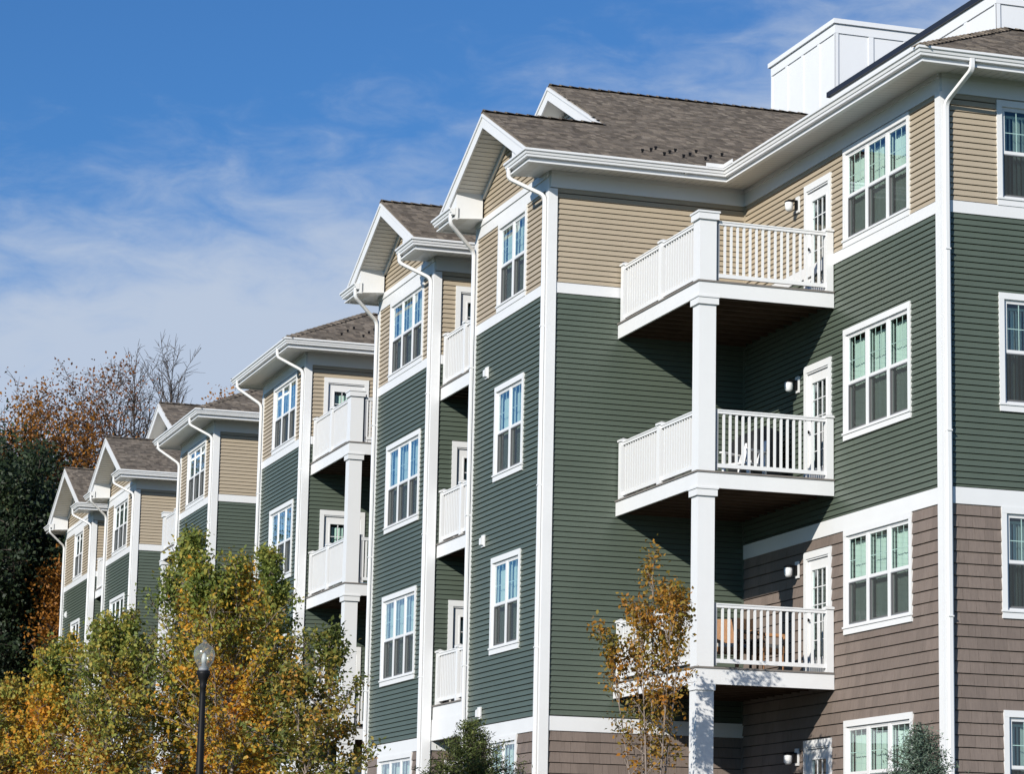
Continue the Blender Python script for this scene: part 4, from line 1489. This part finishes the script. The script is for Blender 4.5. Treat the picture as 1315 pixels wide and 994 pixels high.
_, n = tree('ornamental_tree', 'slender multi-stem tree with rusty leaves in front of the corner balconies', 'tree', p.x, p.y, p.z, 0.36, lambda t: 0.55 + 0.25 * t, 94, 8, 16, 0.066, 'leaf_rust', 'bark_pale', 31, 7, 0.62, (40, 74), 0.012, 0.075,
            gap=lambda t: 0.70 - 0.58 * min(1, max(0, (t - 0.40) / 0.35)), trunk_r=0.0075)
NL += n

def conifer(name, label, u, v, D, rad, nlay, mat, seed, lsz, drop=0.15, dens=1.0):
    p = at_px(u, v, D)
    g = gz(p.x, p.y)
    rr = random.Random(seed)
    H = p.z - g
    t0 = bpy.data.objects.new(name, None)
    col.objects.link(t0)
    t0.location = (p.x, p.y, g)
    tag(t0, label, 'shrub')
    wood = MB()
    wood.tube([(0, 0, 0), (0.02, 0.01, H * 0.5), (0, 0, H)], [0.05, 0.03, 0.006], 6)
    lv = []
    for i in range(nlay):
        t = i / nlay
        h = H * (0.05 + 0.93 * t)
        r = rad * (1 - t) ** 0.85 + 0.05
        nb = max(4, int(11 * (1 - t) + 4))
        for k in range(nb):
            a = k * 2 * math.pi / nb + i * 0.7 + rr.uniform(-0.3, 0.3)
            rl = r * rr.uniform(0.65, 1.1)
            e = Vector((math.cos(a) * rl, math.sin(a) * rl, rl * rr.uniform(0.1, 0.55) - drop * rl))
            b0 = Vector((0, 0, h))
            wood.tube([b0, b0 + e * 0.55, b0 + e], [0.012, 0.008, 0.003], 4)
            for q in range(int(26 * dens * (0.4 + rl / rad))):
                w = rr.uniform(0.12, 1.0)
                c = b0 + e * w
                sp = 0.062 * (1.25 - w * 0.5)
                lv.append((c.x + rr.gauss(0, sp), c.y + rr.gauss(0, sp), c.z + rr.gauss(0, sp * 0.8)))
    ob('trunk', wood, 'bark_dark', t0)
    put('crown', leaf_mesh('crown', lv, lsz, mat, 0.5, 0.22, seed, 0.3), t0)
    return len(lv)
NL += conifer('evergreen_shrub', 'dense dark green evergreen shrub below the recessed balconies', 606, 922, 44.0, 1.35, 26, 'needle_green', 41, 0.07, -0.1, 4.0)
NL += conifer('blue_spruce', 'young blue spruce in front of the corner downspout', 1182, 928, 36.5, 0.95, 20, 'needle_blue', 42, 0.055, 0.05, 5.0)

# wood behind the far end of the building
def crown_r(r): return lambda t: r * (0.45 + 0.75 * math.sin(math.pi * (0.12 + 0.8 * t)))
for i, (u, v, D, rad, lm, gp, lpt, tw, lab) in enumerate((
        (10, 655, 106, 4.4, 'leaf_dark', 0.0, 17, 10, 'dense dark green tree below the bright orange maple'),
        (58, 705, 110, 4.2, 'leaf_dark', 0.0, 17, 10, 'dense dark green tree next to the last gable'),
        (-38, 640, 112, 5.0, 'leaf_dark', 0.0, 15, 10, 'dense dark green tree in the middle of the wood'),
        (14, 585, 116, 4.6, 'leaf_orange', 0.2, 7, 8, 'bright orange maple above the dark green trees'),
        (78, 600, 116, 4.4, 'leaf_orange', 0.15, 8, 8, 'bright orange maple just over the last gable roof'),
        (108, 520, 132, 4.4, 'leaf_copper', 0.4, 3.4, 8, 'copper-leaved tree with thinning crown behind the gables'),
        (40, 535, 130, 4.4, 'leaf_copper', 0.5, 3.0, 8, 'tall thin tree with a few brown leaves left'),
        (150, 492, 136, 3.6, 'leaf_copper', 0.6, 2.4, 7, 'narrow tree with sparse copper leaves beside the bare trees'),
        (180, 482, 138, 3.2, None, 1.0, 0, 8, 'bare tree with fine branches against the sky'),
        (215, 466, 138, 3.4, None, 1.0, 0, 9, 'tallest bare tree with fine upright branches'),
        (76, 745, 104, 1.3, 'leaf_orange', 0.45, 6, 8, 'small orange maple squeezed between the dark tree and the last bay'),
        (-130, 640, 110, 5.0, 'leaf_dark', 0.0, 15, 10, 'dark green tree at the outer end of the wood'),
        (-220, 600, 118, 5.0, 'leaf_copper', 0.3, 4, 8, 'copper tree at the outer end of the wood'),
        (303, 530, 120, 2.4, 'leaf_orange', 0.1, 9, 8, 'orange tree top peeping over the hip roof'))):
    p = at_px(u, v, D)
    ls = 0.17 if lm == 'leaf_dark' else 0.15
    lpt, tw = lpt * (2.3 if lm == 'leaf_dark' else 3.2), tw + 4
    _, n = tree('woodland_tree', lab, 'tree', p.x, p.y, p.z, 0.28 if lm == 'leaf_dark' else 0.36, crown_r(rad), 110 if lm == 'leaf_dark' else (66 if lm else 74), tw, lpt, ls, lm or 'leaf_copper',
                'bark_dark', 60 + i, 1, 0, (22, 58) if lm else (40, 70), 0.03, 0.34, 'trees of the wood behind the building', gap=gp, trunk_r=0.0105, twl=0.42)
    NL += n
print('leaves', NL, 'objects', len(bpy.data.objects))
